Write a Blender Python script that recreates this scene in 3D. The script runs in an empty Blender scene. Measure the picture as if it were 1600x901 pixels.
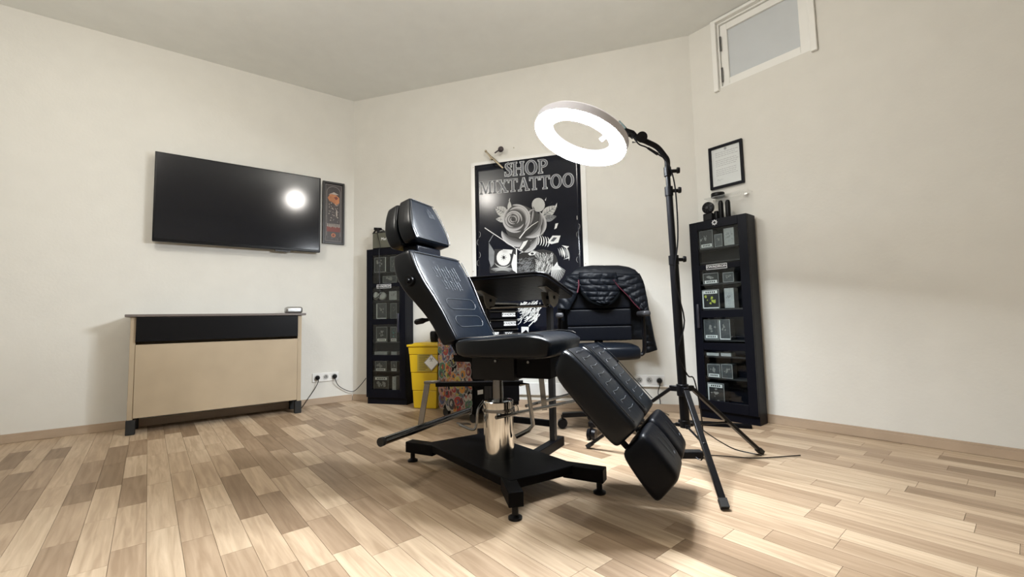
import bpy, bmesh, random
from math import *
from mathutils import Vector, Matrix
random.seed(7)
SC = bpy.context.scene
COL = SC.collection

# ------------------------------------------------------------------ camera
FP = 677.0; CH = .72; TH = radians(4.2); RO = radians(1.3)
fw = Vector((0, cos(TH), sin(TH))); r0 = Vector((1, 0, 0)); u0 = Vector((0, -sin(TH), cos(TH)))
rt = cos(RO)*r0 - sin(RO)*u0; up = sin(RO)*r0 + cos(RO)*u0
cam = bpy.data.objects.new('camera', bpy.data.cameras.new('camera')); COL.objects.link(cam)
cam.data.sensor_width = 36; cam.data.lens = FP/1600*36; cam.data.clip_start = .02
m = Matrix((rt, up, -fw)).transposed().to_4x4(); m.translation = (0, 0, CH); cam.matrix_world = m
SC.camera = cam
# ------------------------------------------------------------------ world, lamps, exposure
w = bpy.data.worlds.new('night'); SC.world = w; w.use_nodes = True
w.node_tree.nodes['Background'].inputs[0].default_value = (.02, .025, .04, 1)
w.node_tree.nodes['Background'].inputs[1].default_value = .3
def bulb(loc, power, col):
    l = bpy.data.lights.new('lamp_light', 'POINT'); l.shadow_soft_size = .11; l.energy = power; l.color = col
    o = bpy.data.objects.new('lamp_light', l); COL.objects.link(o); o.location = loc; return o
LAMP_A = (-1.9, 1.5, 2.62); LAMP_B = (.25, 1.70, 2.62)
bulb(LAMP_A, 40, (1, .95, .87)); bulb(LAMP_B, 32, (1, .95, .88))
RING_E = 240.0
SC.view_settings.view_transform = 'Standard'; SC.view_settings.look = 'None'
SC.view_settings.exposure = 0.38; SC.view_settings.gamma = 1; SC.view_settings.use_curve_mapping = False

# ------------------------------------------------------------------ photo measuring helper (points on real planes)
def ray(px, py): return fw*FP + rt*(px-800) - up*(py-450.5)
CAMP = Vector((0, 0, CH))
def fl(px, py, z=0.0):
    r = ray(px, py); return CAMP + r*((z-CH)/r.z)
def atY(px, py, Y):
    r = ray(px, py); return CAMP + r*(Y/r.y)
def onplane(px, py, p0, n):
    r = ray(px, py); return CAMP + r*((Vector(p0)-CAMP).dot(n)/r.dot(n))

# ------------------------------------------------------------------ materials
MATS = {}
def mat(name, col, rough=.5, metal=0, bump=0, bscale=40, var=0, vscale=8, emit=0, spec=.5, trans=0, coat=0, alpha=1):
    if name in MATS: return MATS[name]
    mt = bpy.data.materials.new(name); mt.use_nodes = True; nt = mt.node_tree; b = nt.nodes['Principled BSDF']
    b.inputs['Base Color'].default_value = (*col, 1); b.inputs['Roughness'].default_value = rough
    b.inputs['Metallic'].default_value = metal; b.inputs['Specular IOR Level'].default_value = spec
    b.inputs['Transmission Weight'].default_value = trans; b.inputs['Coat Weight'].default_value = coat
    b.inputs['Alpha'].default_value = alpha
    if emit:
        b.inputs['Emission Color'].default_value = (*col, 1); b.inputs['Emission Strength'].default_value = emit
    tc = nt.nodes.new('ShaderNodeTexCoord')
    if bump:
        n = nt.nodes.new('ShaderNodeTexNoise'); n.inputs['Scale'].default_value = bscale; n.inputs['Detail'].default_value = 4
        bp = nt.nodes.new('ShaderNodeBump'); bp.inputs['Strength'].default_value = bump; bp.inputs['Distance'].default_value = .01
        nt.links.new(tc.outputs['Object'], n.inputs['Vector']); nt.links.new(n.outputs['Fac'], bp.inputs['Height'])
        nt.links.new(bp.outputs['Normal'], b.inputs['Normal'])
    n = nt.nodes.new('ShaderNodeTexNoise'); n.inputs['Scale'].default_value = vscale
    mx = nt.nodes.new('ShaderNodeMix'); mx.data_type = 'RGBA'
    v = var if var else .04
    mx.inputs['A'].default_value = (*[c*(1-v) for c in col], 1); mx.inputs['B'].default_value = (*[min(1, c*(1+v)) for c in col], 1)
    nt.links.new(tc.outputs['Object'], n.inputs['Vector']); nt.links.new(n.outputs['Fac'], mx.inputs['Factor'])
    nt.links.new(mx.outputs['Result'], b.inputs['Base Color'])
    MATS[name] = mt; return mt
wall_m = mat('painted_plaster', (.69, .68, .635), .85, bump=.08, bscale=60)
ceil_m = mat('ceiling_paint', (.82, .84, .82), .9, bump=.05, bscale=50)
vinyl = mat('black_vinyl', (.0022, .0038, .0070), .29, bump=.10, bscale=22, spec=.26)
vinyl_d = mat('matt_black_vinyl', (.0018, .0024, .0045), .40, bump=.12, bscale=30, spec=.12)
pipe_m = mat('vinyl_piping', (.012, .014, .018), .25, spec=.7)
thread = mat('pale_thread', (.10, .115, .13), .6)
thread_d = mat('dull_thread', (.035, .042, .05), .5)
steel_b = mat('black_powder_coat', (.002, .002, .0028), .5, spec=.08)
steel_p = mat('dark_grey_steel', (.006, .006, .007), .5, spec=.2)
chrome = mat('chrome', (.72, .72, .70), .12, metal=1)
chrome_d = mat('smoked_chrome', (.20, .20, .20), .22, metal=1)
rubber = mat('black_rubber', (.008, .008, .008), .7)
plastic = mat('black_plastic', (.003, .003, .004), .35, spec=.2)
gplastic = mat('grey_plastic', (.03, .03, .033), .4, spec=.3)
white = mat('white_plastic', (.78, .78, .76), .4)
white_p = mat('white_lacquer', (.80, .80, .77), .35)
cabm = mat('black_brown_lacquer', (.0028, .0034, .007), .4, spec=.12)
cabin = mat('cabinet_inside', (.014, .014, .016), .6)
yellow = mat('yellow_plastic', (.60, .40, .008), .38, var=.06)
yellow_d = mat('yellow_print', (.33, .25, .03), .5)
paper = mat('white_paper', (.74, .75, .74), .6)
ink = mat('black_ink', (.012, .013, .016), .5)
ink_g = mat('grey_ink', (.30, .31, .33), .5)
silver = mat('silver_print', (.62, .64, .66), .4)
red_m = mat('red_print', (.45, .03, .03), .5)
gold_m = mat('gold_print', (.45, .25, .05), .5)
skirt = mat('oak_skirting', (.42, .32, .23), .5, var=.2, vscale=5)
fabric_g = mat('amp_cloth', (.10, .10, .075), .9, bump=.3, bscale=400)
jack_m = mat('quilted_nylon', (.0028, .0040, .0065), .5, bump=.25, bscale=35, spec=.16)
pink = mat('magenta_zip', (.055, .004, .013), .5)
wood_l = mat('light_beech', (.40, .32, .22), .5, var=.15, vscale=4)
brass = mat('aged_brass', (.42, .36, .26), .3, metal=1)
clear = mat('clear_acrylic', (.8, .85, .88), .05, alpha=.16)
def glass_mat():
    mt = bpy.data.materials.new('door_glass'); mt.use_nodes = True; nt = mt.node_tree
    for n in list(nt.nodes): nt.nodes.remove(n)
    o = nt.nodes.new('ShaderNodeOutputMaterial'); t = nt.nodes.new('ShaderNodeBsdfTransparent'); g = nt.nodes.new('ShaderNodeBsdfGlossy')
    g.inputs['Roughness'].default_value = .03; fr = nt.nodes.new('ShaderNodeFresnel'); fr.inputs[0].default_value = 1.35
    t.inputs[0].default_value = (.93, .96, .96, 1)
    mx = nt.nodes.new('ShaderNodeMixShader'); nt.links.new(fr.outputs[0], mx.inputs[0]); nt.links.new(t.outputs[0], mx.inputs[1])
    nt.links.new(g.outputs[0], mx.inputs[2]); nt.links.new(mx.outputs[0], o.inputs[0]); return mt
glass = glass_mat()
def plank_mat():
    mt = bpy.data.materials.new('oak_laminate'); mt.use_nodes = True; nt = mt.node_tree; b = nt.nodes['Principled BSDF']; L = nt.links.new
    tc = nt.nodes.new('ShaderNodeTexCoord'); oi = nt.nodes.new('ShaderNodeObjectInfo')
    at = nt.nodes.new('ShaderNodeAttribute'); at.attribute_name = 'tone'
    ad = nt.nodes.new('ShaderNodeMath'); ad.operation = 'ADD'; L(oi.outputs['Random'], ad.inputs[0]); L(at.outputs['Fac'], ad.inputs[1])
    frc = nt.nodes.new('ShaderNodeMath'); frc.operation = 'FRACT'; L(ad.outputs[0], frc.inputs[0])
    off = nt.nodes.new('ShaderNodeVectorMath'); off.operation = 'SCALE'; off.inputs[0].default_value = (9, 31, 5); L(frc.outputs[0], off.inputs['Scale'])
    av = nt.nodes.new('ShaderNodeVectorMath'); av.operation = 'ADD'; L(tc.outputs['Object'], av.inputs[0]); L(off.outputs[0], av.inputs[1])
    mp = nt.nodes.new('ShaderNodeMapping'); mp.inputs['Scale'].default_value = (1.6, 22, 1); L(av.outputs[0], mp.inputs['Vector'])
    n1 = nt.nodes.new('ShaderNodeTexNoise'); n1.inputs['Scale'].default_value = 2.2; n1.inputs['Detail'].default_value = 6; n1.inputs['Distortion'].default_value = .6
    L(mp.outputs[0], n1.inputs['Vector'])
    cr = nt.nodes.new('ShaderNodeValToRGB'); e = cr.color_ramp.elements
    e[0].position = 0; e[0].color = (.24, .17, .11, 1); e[1].position = 1; e[1].color = (.52, .415, .30, 1)
    x = e.new(.25); x.color = (.34, .25, .17, 1); x = e.new(.55); x.color = (.46, .355, .25, 1)
    L(frc.outputs[0], cr.inputs[0])
    g = nt.nodes.new('ShaderNodeValToRGB'); ge = g.color_ramp.elements
    ge[0].position = .34; ge[0].color = (.76, .70, .64, 1); ge[1].position = .66; ge[1].color = (1.1, 1.08, 1.06, 1); L(n1.outputs['Fac'], g.inputs[0])
    mx = nt.nodes.new('ShaderNodeMix'); mx.data_type = 'RGBA'; mx.blend_type = 'MULTIPLY'; mx.inputs['Factor'].default_value = .9
    L(cr.outputs[0], mx.inputs['A']); L(g.outputs[0], mx.inputs['B']); L(mx.outputs['Result'], b.inputs['Base Color'])
    b.inputs['Roughness'].default_value = .45; b.inputs['Specular IOR Level'].default_value = .35
    bp = nt.nodes.new('ShaderNodeBump'); bp.inputs['Strength'].default_value = .05; bp.inputs['Distance'].default_value = .002
    L(n1.outputs['Fac'], bp.inputs['Height']); L(bp.outputs[0], b.inputs['Normal'])
    return mt
plank_m = plank_mat()

# ------------------------------------------------------------------ mesh helpers
class MB:
    def __init__(s): s.bm = bmesh.new(); s.mi = 0
    def _f(s, vs):
        try:
            f = s.bm.faces.new(vs); f.material_index = s.mi; return f
        except ValueError: return None
    def box(s, c, d, rz=0, M=None):
        c = Vector(c); hx, hy, hz = d[0]/2, d[1]/2, d[2]/2
        R = M if M else Matrix.Rotation(rz, 3, 'Z')
        v = [s.bm.verts.new(c + R @ Vector((x*hx, y*hy, z*hz))) for x in (-1, 1) for y in (-1, 1) for z in (-1, 1)]
        for q in ((0, 1, 3, 2), (4, 6, 7, 5), (0, 4, 5, 1), (2, 3, 7, 6), (0, 2, 6, 4), (1, 5, 7, 3)): s._f([v[i] for i in q])
        return s
    def bar(s, p0, p1, wd, ht, upv=(0, 0, 1)):
        p0 = Vector(p0); p1 = Vector(p1); d = p1-p0; L = d.length; x = d.normalized(); z = Vector(upv); y = z.cross(x).normalized(); z = x.cross(y)
        return s.box((p0+p1)/2, (L, wd, ht), M=Matrix((x, y, z)).transposed())
    def tube(s, pts, r, n=10, cap=True, smooth=0):
        pts = [Vector(p) for p in pts]
        if smooth and len(pts) > 2:
            q = []; P = [pts[0]*2-pts[1]] + pts + [pts[-1]*2-pts[-2]]
            for i in range(1, len(P)-2):
                for k in range(smooth):
                    t = k/smooth; a, b, c, d = P[i-1:i+3]
                    q.append(.5*((2*b)+(-a+c)*t+(2*a-5*b+4*c-d)*t*t+(-a+3*b-3*c+d)*t**3))
            pts = q + [pts[-1]]
        rr = r if isinstance(r, (list, tuple)) else [r]*len(pts)
        if len(rr) != len(pts): rr = [rr[0] + (rr[-1]-rr[0])*i/(len(pts)-1) for i in range(len(pts))]
        rings = []; nrm = None
        for i, p in enumerate(pts):
            t = (pts[min(i+1, len(pts)-1)]-pts[max(i-1, 0)]).normalized()
            if nrm is None: nrm = t.orthogonal().normalized()
            nrm = (nrm - t*nrm.dot(t)).normalized(); b = t.cross(nrm)
            rings.append([s.bm.verts.new(p + (nrm*cos(2*pi*k/n)+b*sin(2*pi*k/n))*rr[i]) for k in range(n)])
        for a, b in zip(rings, rings[1:]):
            for k in range(n): s._f([a[k], a[(k+1) % n], b[(k+1) % n], b[k]])
        if cap: s._f(rings[0][::-1]); s._f(rings[-1])
        return s
    def cyl(s, p0, p1, r0, r1=None, n=20):
        return s.tube([p0, p1], [r0, r0 if r1 is None else r1], n)
    def lathe(s, c, prof, axis=(0, 0, 1), n=28):
        ax = Vector(axis).normalized(); a = ax.orthogonal().normalized(); b = ax.cross(a); c = Vector(c); R = []
        for r, h in prof: R.append([s.bm.verts.new(c+ax*h+(a*cos(2*pi*k/n)+b*sin(2*pi*k/n))*max(r, 1e-4)) for k in range(n)])
        for p, q in zip(R, R[1:]):
            for k in range(n): s._f([p[k], p[(k+1) % n], q[(k+1) % n], q[k]])
        s._f(R[0][::-1]); s._f(R[-1]); return s
    def ball(s, c, r, sc=(1, 1, 1), M=None):
        R = (M.to_4x4() if M else Matrix()) @ Matrix.Diagonal((*sc, 1))
        k = bmesh.ops.create_uvsphere(s.bm, u_segments=18, v_segments=12, radius=r, matrix=Matrix.Translation(c) @ R)
        for v in k['verts']:
            for f in v.link_faces: f.material_index = s.mi
        return s
    def prism(s, pts, nrm):            # polygon pts (3d) pushed along nrm
        a = [s.bm.verts.new(Vector(p)) for p in pts]; b = [s.bm.verts.new(Vector(p)+Vector(nrm)) for p in pts]
        s._f(a[::-1]); s._f(b)
        for i in range(len(a)): s._f([a[i], a[(i+1) % len(a)], b[(i+1) % len(a)], b[i]])
        return s
    def loft(s, secs, n=28, e=.28, cap=.02):   # secs: (centre, half-vector a, half-vector b); rounded pad ends
        S = [(Vector(c), Vector(a), Vector(b)) for c, a, b in secs]
        d0 = (S[0][0]-S[1][0]).normalized(); d1 = (S[-1][0]-S[-2][0]).normalized()
        def sh(sec, d, q, k): 
            c, a, b = sec; la, lb = a.length, b.length
            return (c+d*q, a*max(.05, (la-k)/la), b*max(.05, (lb-k)/lb))
        pre = [sh(S[0], d0, 0, cap), sh(S[0], d0, -cap*.3, cap*.3)]; S0 = (S[0][0]-d0*cap, S[0][1], S[0][2])
        post = [sh(S[-1], d1, -cap*.3, cap*.3), sh(S[-1], d1, 0, cap)]; S1 = (S[-1][0]-d1*cap, S[-1][1], S[-1][2])
        S = pre + [S0] + S[1:-1] + [S1] + post; R = []
        for c, a, b in S:
            ring = []
            for k in range(n):
                th = 2*pi*(k+.5)/n; cx = copysign(abs(cos(th))**e, cos(th)); cy = copysign(abs(sin(th))**e, sin(th))
                ring.append(s.bm.verts.new(c+a*cx+b*cy))
            R.append(ring)
        for p, q in zip(R, R[1:]):
            for k in range(n): s._f([p[k], p[(k+1) % n], q[(k+1) % n], q[k]])
        s._f(R[0][::-1]); s._f(R[-1]); return s
    def build(s, name, mats, parent=None, bevel=0, seg=2, sub=0, smooth=True, sharp=.7, loc=None):
        bmesh.ops.recalc_face_normals(s.bm, faces=s.bm.faces)
        me = bpy.data.meshes.new(name); s.bm.to_mesh(me); s.bm.free()
        for k in (mats if isinstance(mats, (list, tuple)) else [mats]): me.materials.append(k)
        if smooth:
            for p in me.polygons: p.use_smooth = True
            if not sub: me.set_sharp_from_angle(angle=sharp)
        o = bpy.data.objects.new(name, me); COL.objects.link(o)
        if parent: o.parent = parent
        if loc is not None: o.location = loc
        if bevel:
            b = o.modifiers.new('bevel', 'BEVEL'); b.width = bevel; b.segments = seg; b.limit_method = 'ANGLE'; b.angle_limit = .6
        if sub:
            b = o.modifiers.new('sub', 'SUBSURF'); b.levels = sub; b.render_levels = sub
        return o
def tag(o, label=None, cat=None, group=None, kind=None):
    if label: o['label'] = label
    if cat: o['category'] = cat
    if group: o['group'] = group
    if kind: o['kind'] = kind
    return o
def thing(name, loc, rz, label, cat, group=None):
    o = bpy.data.objects.new(name, None); COL.objects.link(o); o.empty_display_size = .1
    o.location = loc; o.rotation_euler = (0, 0, rz); return tag(o, label, cat, group)
def text(name, body, size, m_, parent, loc, rot=(pi/2, 0, 0), ext=.0006, sx=1, align='CENTER', bold=.0):
    c = bpy.data.curves.new(name, 'FONT'); c.body = body; c.size = size; c.extrude = ext; c.align_x = align; c.align_y = 'CENTER'; c.offset = bold
    t = bpy.data.objects.new(name, c); COL.objects.link(t); dg = bpy.context.evaluated_depsgraph_get()
    me = bpy.data.meshes.new_from_object(t.evaluated_get(dg)); bpy.data.objects.remove(t)
    o = bpy.data.objects.new(name, me); COL.objects.link(o); me.materials.clear(); me.materials.append(m_)
    o.parent = parent; o.location = loc; o.rotation_euler = rot; o.scale = (sx, 1, 1); return o

# ------------------------------------------------------------------ the room
A = Vector((-1.53, 4.17, 0)); B = Vector((1.44, 3.27, 0)); HC = 2.93
aB = radians(-16.86); aL = radians(36.4); aR = radians(-50.4)
dB = (B-A).normalized(); dL = Vector((-cos(aL), -sin(aL), 0)); dR = Vector((cos(aR), sin(aR), 0))
L2 = A + dL*3.3; R2 = B + dR*2.5
ROOM = [A, B, R2, Vector((R2.x+.2, -1.7, 0)), Vector((L2.x+.2, -1.7, 0)), L2]
nB = Vector((dB.y, -dB.x, 0)); nL = Vector((-dL.y, dL.x, 0)); nR = Vector((dR.y, -dR.x, 0))   # into the room
T = .12
def wall(name, P, Q, hole=None):
    d = (Q-P).normalized(); n = Vector((-d.y, d.x, 0)); L = (Q-P).length    # n points outward (room is clockwise)
    b = MB()
    def seg(a0, a1, z0, z1):
        p = P+d*a0; q = P+d*a1
        b.prism([p+Vector((0, 0, z0)), q+Vector((0, 0, z0)), q+Vector((0, 0, z1)), p+Vector((0, 0, z1))], n*T)
    if hole:
        a0, a1, z0, z1 = hole; seg(0, L, 0, z0); seg(0, a0, z0, z1); seg(a1, L, z0, z1); seg(0, L, z1, HC)
    else: seg(0, L, 0, HC)
    return tag(b.build(name, wall_m, smooth=False), kind='structure')
wall('wall_back', A, B); wall('wall_right', B, R2, (.215, .80, 2.40, 2.90)); wall('wall_right_side', R2, ROOM[3])
wall('wall_front', ROOM[3], ROOM[4]); wall('wall_left_side', ROOM[4], L2); wall('wall_left', L2, A)
b = MB(); b.prism([p+Vector((0, 0, HC)) for p in ROOM], (0, 0, .1)); tag(b.build('ceiling', ceil_m, smooth=False), kind='structure')
b = MB(); b.prism([p+Vector((0, 0, -.10)) for p in ROOM], (0, 0, .094)); floor = tag(b.build('floor', mat('joint_dark', (.22, .16, .11), .8), smooth=False), kind='structure')
def clip(poly):
    for i in range(6):
        P, Q = ROOM[i], ROOM[(i+1) % 6]; d = Q-P; out = []
        ins = lambda p: d.x*(p[1]-P.y)-d.y*(p[0]-P.x) <= 1e-9
        for k in range(len(poly)):
            a, c = poly[k-1], poly[k]; ia, ic = ins(a), ins(c)
            if ia != ic:
                fa = d.x*(a[1]-P.y)-d.y*(a[0]-P.x); fc = d.x*(c[1]-P.y)-d.y*(c[0]-P.x); t = fa/(fa-fc)
                out.append((a[0]+(c[0]-a[0])*t, a[1]+(c[1]-a[1])*t))
            if ic: out.append(c)
        poly = out
        if len(poly) < 3: return []
    return poly
PA = radians(-50); pt = Vector((cos(PA), sin(PA), 0)); pn = Vector((-pt.y, pt.x, 0)); PW = .0895; G = .0006
planks = []
for k in range(-70, 70):
    o0 = .822 + k*PW; x = -5.5 - random.random()*.45
    if k in (-1, 0): x = -1.652-.45*9
    while x < 5:
        L = random.choice((.45, .45, .45, .30, .60)) if k not in (-1, 0) else .45
        c = pt*(x+L/2) + pn*(o0+PW/2)
        pl = [tuple((pt*(x+a) + pn*(o0+q)).xy) for a, q in ((G, G), (L-G, G), (L-G, PW-G), (G, PW-G))]
        q = clip(pl)
        if len(q) >= 3: planks.append((c, L, q, len(q) == 4 and all((Vector(p_)-Vector(q_)).length < 1e-6 for p_, q_ in zip(sorted(q), sorted(pl)))))
        x += L
def inview(c):
    return c.y > .55 and abs(c.x) < 1.22*c.y+.15
order = sorted(range(len(planks)), key=lambda i: (0 if inview(planks[i][0]) and planks[i][3] else 1, planks[i][0].length))
single = set(order[:298]); pm = {}
rest = MB(); tl = rest.bm.faces.layers.float.new('tone')
for i, (c, L, q, whole) in enumerate(planks):
    if i in single and whole:
        if L not in pm:
            b = MB(); b.box((0, 0, -.004), (L-2*G, PW-2*G, .008)); o = b.build('plank', plank_m, smooth=False); pm[L] = o.data
        else: o = bpy.data.objects.new('plank', pm[L]); COL.objects.link(o)
        o.parent = floor; o.location = (c.x, c.y, 0); o.rotation_euler = (0, 0, PA)
    else:
        tn = random.random(); R_ = Matrix.Rotation(-PA, 3, 'Z')
        vs = [rest.bm.verts.new(R_ @ Vector((p[0], p[1], 0))) for p in q]; f = rest._f(vs)
        if f:
            f[tl] = tn; lo = [rest.bm.verts.new(v.co-Vector((0, 0, .006))) for v in vs]
            for j in range(len(vs)):
                g = rest._f([vs[j], vs[(j+1) % len(vs)], lo[(j+1) % len(vs)], lo[j]])
                if g: g[tl] = tn
o = rest.build('plank', plank_m, floor, smooth=False); o.rotation_euler = (0, 0, PA); tag(o, kind='stuff')
def skirtb(name, P, Q):
    d = (Q-P).normalized(); n = Vector((d.y, -d.x, 0)); b = MB()
    for (z0, z1, t) in ((.001, .045, .014), (.045, .058, .010)):
        b.prism([P+n*.0005+Vector((0, 0, z0)), Q+n*.0005+Vector((0, 0, z0)), Q+n*t+Vector((0, 0, z0)), P+n*t+Vector((0, 0, z0))], (0, 0, z1-z0))
    tag(b.build(name, skirt, bevel=.001), kind='structure')
skirtb('baseboard_back', A+dB*.006, B-dB*.006); skirtb('baseboard_left', L2, A-dL*-.012); skirtb('baseboard_right', B+dR*.16*0+dR*.012, R2)

def onwall(P, n, px, py): return onplane(px, py, P, n)
def wr(P, q): pass
# high window in the right wall
wn = thing('window_1', B+dR*.18, aR, None, None); wn['kind'] = 'structure'
b = MB(); b.box((.018, -.012, 2.645), (.034, .022, .53)); b.box((.637, -.012, 2.645), (.034, .022, .53)); b.box((.327, -.012, 2.915), (.655, .022, .022)); b.build('architrave', white_p, wn, bevel=.003)
b = MB(); b.box((.327, .06, 2.407), (.583, .11, .012)); b.box((.3275, .06, 2.893), (.583, .11, .012)); b.box((.042, .06, 2.65), (.012, .11, .474)); b.box((.613, .06, 2.65), (.012, .11, .474)); b.build('jamb', white_p, wn)
b = MB(); b.box((.075, .035, 2.65), (.05, .03, .47)); b.box((.58, .035, 2.65), (.05, .03, .47)); b.box((.3275, .035, 2.44), (.455, .03, .05)); b.box((.3275, .035, 2.86), (.455, .03, .05)); b.build('window_frame', white_p, wn, bevel=.003)
b = MB(); b.box((.3275, .04, 2.65), (.455, .005, .37)); b.build('pane', mat('frosted_pane', (.55, .58, .6), .3), wn)
for z in (2.50, 2.74):
    b = MB(); b.cyl((.056, .008, z-.045), (.056, .008, z+.045), .006, n=10); b.ball((.056, .008, z+.05), .007); b.ball((.056, .008, z-.05), .007); b.build('hinge', chrome_d, wn)
# slim white cable duct, plus a broad white board standing in for lit wall
b = MB(); b.box((1.95, -.012, .15), (1.25, .02, .10)); b.box((2.70, -.010, .192), (.30, .018, .012))
o = b.build('trim_1', white, None, bevel=.003); o.location = A; o.rotation_euler = (0, 0, aB); tag(o, kind='structure')

# ------------------------------------------------------------------ ceiling lamps (out of frame)
for i, (p, lb) in enumerate(((LAMP_A, 'bare bulb ceiling lamp on the left, giving the warm light'), (LAMP_B, 'bare bulb ceiling lamp above the ring light'))):
    t = thing('ceiling_lamp', (p[0], p[1], HC), 0, lb, 'lamp')
    b = MB(); b.lathe((0, 0, 0), [(.06, -.001), (.06, -.03), (.012, -.045), (.012, -.13), (.045, -.14), (.045, -.185)]); b.build('ceiling_rose', white, t)
    t['group'] = 'ceiling lamps'

# ------------------------------------------------------------------ tattoo chair
O = Vector((-.085, 2.0, 0)); ca = radians(65.2); cv = Vector((cos(ca), sin(ca), 0)); cu = Vector((cv.y, -cv.x, 0)); Z = Vector((0, 0, 1))
ch = thing('tattoo_chair', O, 0, 'black vinyl hydraulic tattoo chair with split leg rests and a reclined back', 'chair')
def P3(s, t, z): return cu*s + cv*t + Z*z
def padloft(name, prof, hw, t0=0, e=.28, cap=.02, m_=vinyl, parent=ch, sub=1):
    b = MB(); secs = []
    for (fs, fz, bs, bz), w_ in zip(prof, hw):
        c = P3((fs+bs)/2, t0, (fz+bz)/2); secs.append((c, cv*w_, P3(fs-bs, 0, fz-bz)/2))
    b.loft(secs, n=28, e=e, cap=cap); return b.build(name, m_, parent, sub=sub)
def interp(prof, hw, k):
    x = k*(len(prof)-1); i = min(int(x), len(prof)-2); f = x-i
    return [a+(c-a)*f for a, c in zip(prof[i], prof[i+1])], hw[i]+(hw[i+1]-hw[i])*f
def front(prof, hw, k, q, t0=0, off=.0022):       # point on a pad's front face: k along, q in -1..1 across
    (fs, fz, bs, bz), w_ = interp(prof, hw, k); d = Vector((fs-bs, fz-bz)).normalized()
    return P3(fs+d.x*off, t0+q*w_, fz+d.y*off)
def marks(name, prof, hw, lines, r, m_, parent, t0=0, off=.0022):
    b = MB()
    for ln in lines: b.tube([front(prof, hw, k, q, t0, off) for k, q in ln], r, 5)
    o = b.build(name, m_, parent)
    if name != 'piping': o['kind'] = 'stuff'
    return o
# headrest: two stacked cushions
HR = [(-.322, 1.112, -.405, 1.092), (-.345, 1.175, -.432, 1.155), (-.370, 1.25, -.455, 1.23), (-.402, 1.335, -.474, 1.315)]; HW = [.146, .158, .132, .096]
h1 = padloft('headrest', HR, HW, cap=.012, e=.2)
HR2 = [(-.408, 1.092, -.490, 1.072), (-.435, 1.155, -.518, 1.135), (-.458, 1.23, -.540, 1.21), (-.477, 1.315, -.552, 1.288)]
padloft('headrest_back_cushion', HR2, [.142, .153, .13, .096], cap=.016, e=.26)
marks('piping', HR, HW, [[(k/12, -.93) for k in range(1, 12)], [(k/12, .93) for k in range(1, 12)], [(.05, q/8*.92) for q in range(-8, 9)], [(.955, q/8*.9) for q in range(-8, 9)]], .0022, pipe_m, h1)
marks('stitching', HR, HW, [[(.80+.06*sin(j), .1+j*.09), (.70+.05*cos(j*2), .12+j*.09), (.66, .16+j*.08)] for j in range(5)], .0008, thread_d, h1)
for t_ in (-.05, .05):
    b = MB(); b.cyl(P3(-.375, t_, .99), P3(-.385, t_, 1.09), .011); b.build('headrest_post', steel_b, ch)
# backrest
BR = [(-.085, .640, -.165, .612), (-.115, .69, -.195, .665), (-.155, .765, -.238, .735), (-.195, .84, -.30, .805), (-.232, .905, -.36, .87), (-.270, .975, -.402, .945), (-.313, 1.058, -.420, 1.025)]
BW = [.188, .188, .192, .207, .226, .230, .212]
bk = padloft('backrest', BR, BW, cap=.012, e=.2)
b = MB(); b.box(P3(-.40, 0, 1.07), (.09, .20, .05), rz=ca-pi/2); b.build('neck_block', vinyl_d, ch, bevel=.01)
marks('piping', BR, BW, [[(k/20, -.945) for k in range(1, 20)], [(k/20, .945) for k in range(1, 20)], [(.968, q/8*.9) for q in range(-8, 9)]], .0024, pipe_m, bk)
ln = []
for row, (k0, n_, q0) in enumerate(((.80, 9, -.42), (.66, 7, -.30))):
    for j in range(n_):
        q = q0+j*.105; a = .045+.02*((j*7) % 3); ln.append([(k0-a, q+.02), (k0, q), (k0+a*.8, q-.015)])
        if j % 2: ln.append([(k0+.03, q-.04), (k0+.01, q+.04)])
        if j % 3 == 0: ln.append([(k0-.06, q-.03), (k0-.07, q+.03)])
marks('embroidery', BR, BW, ln, .0011, thread, bk)
def rrect(k0, k1, q0, q1, n=5):
    p = []; rk = (k1-k0)*.5; rq = .16
    for cx, cy, a0 in ((k1-rk, q1-rq, 0), (k0+rk, q1-rq, 90), (k0+rk, q0+rq, 180), (k1-rk, q0+rq, 270)):
        for i in range(n): a = radians(a0+90*i/(n-1)); p.append((cx+rk*cos(a), cy+rq*sin(a)))
    return p+[p[0]]
marks('stitched_panel', BR, BW, [rrect(.36, .47, -.62, .62), rrect(.18, .29, -.62, .62)], .0012, thread_d, bk)
b = MB(); p = P3(-.300, -.222, .905); b.cyl(p, p-cv*.018, .026, .022); b.cyl(p-cv*.018, p-cv*.03, .012, .010); b.build('side_knob', plastic, ch)
b = MB(); p = P3(-.255, -.13, .735); q_ = onplane(650, 503, O+cv*-.17, cv)-O; b.tube([p, p*.5+q_*.5, q_*1.0], [.006, .010, .010], 10)
d = (q_-p).normalized(); b.tube([q_-d*.05, q_-d*.03, q_, q_+d*.008], [.007, .014, .013, .006], 12); b.build('recline_lever', plastic, ch)
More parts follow.
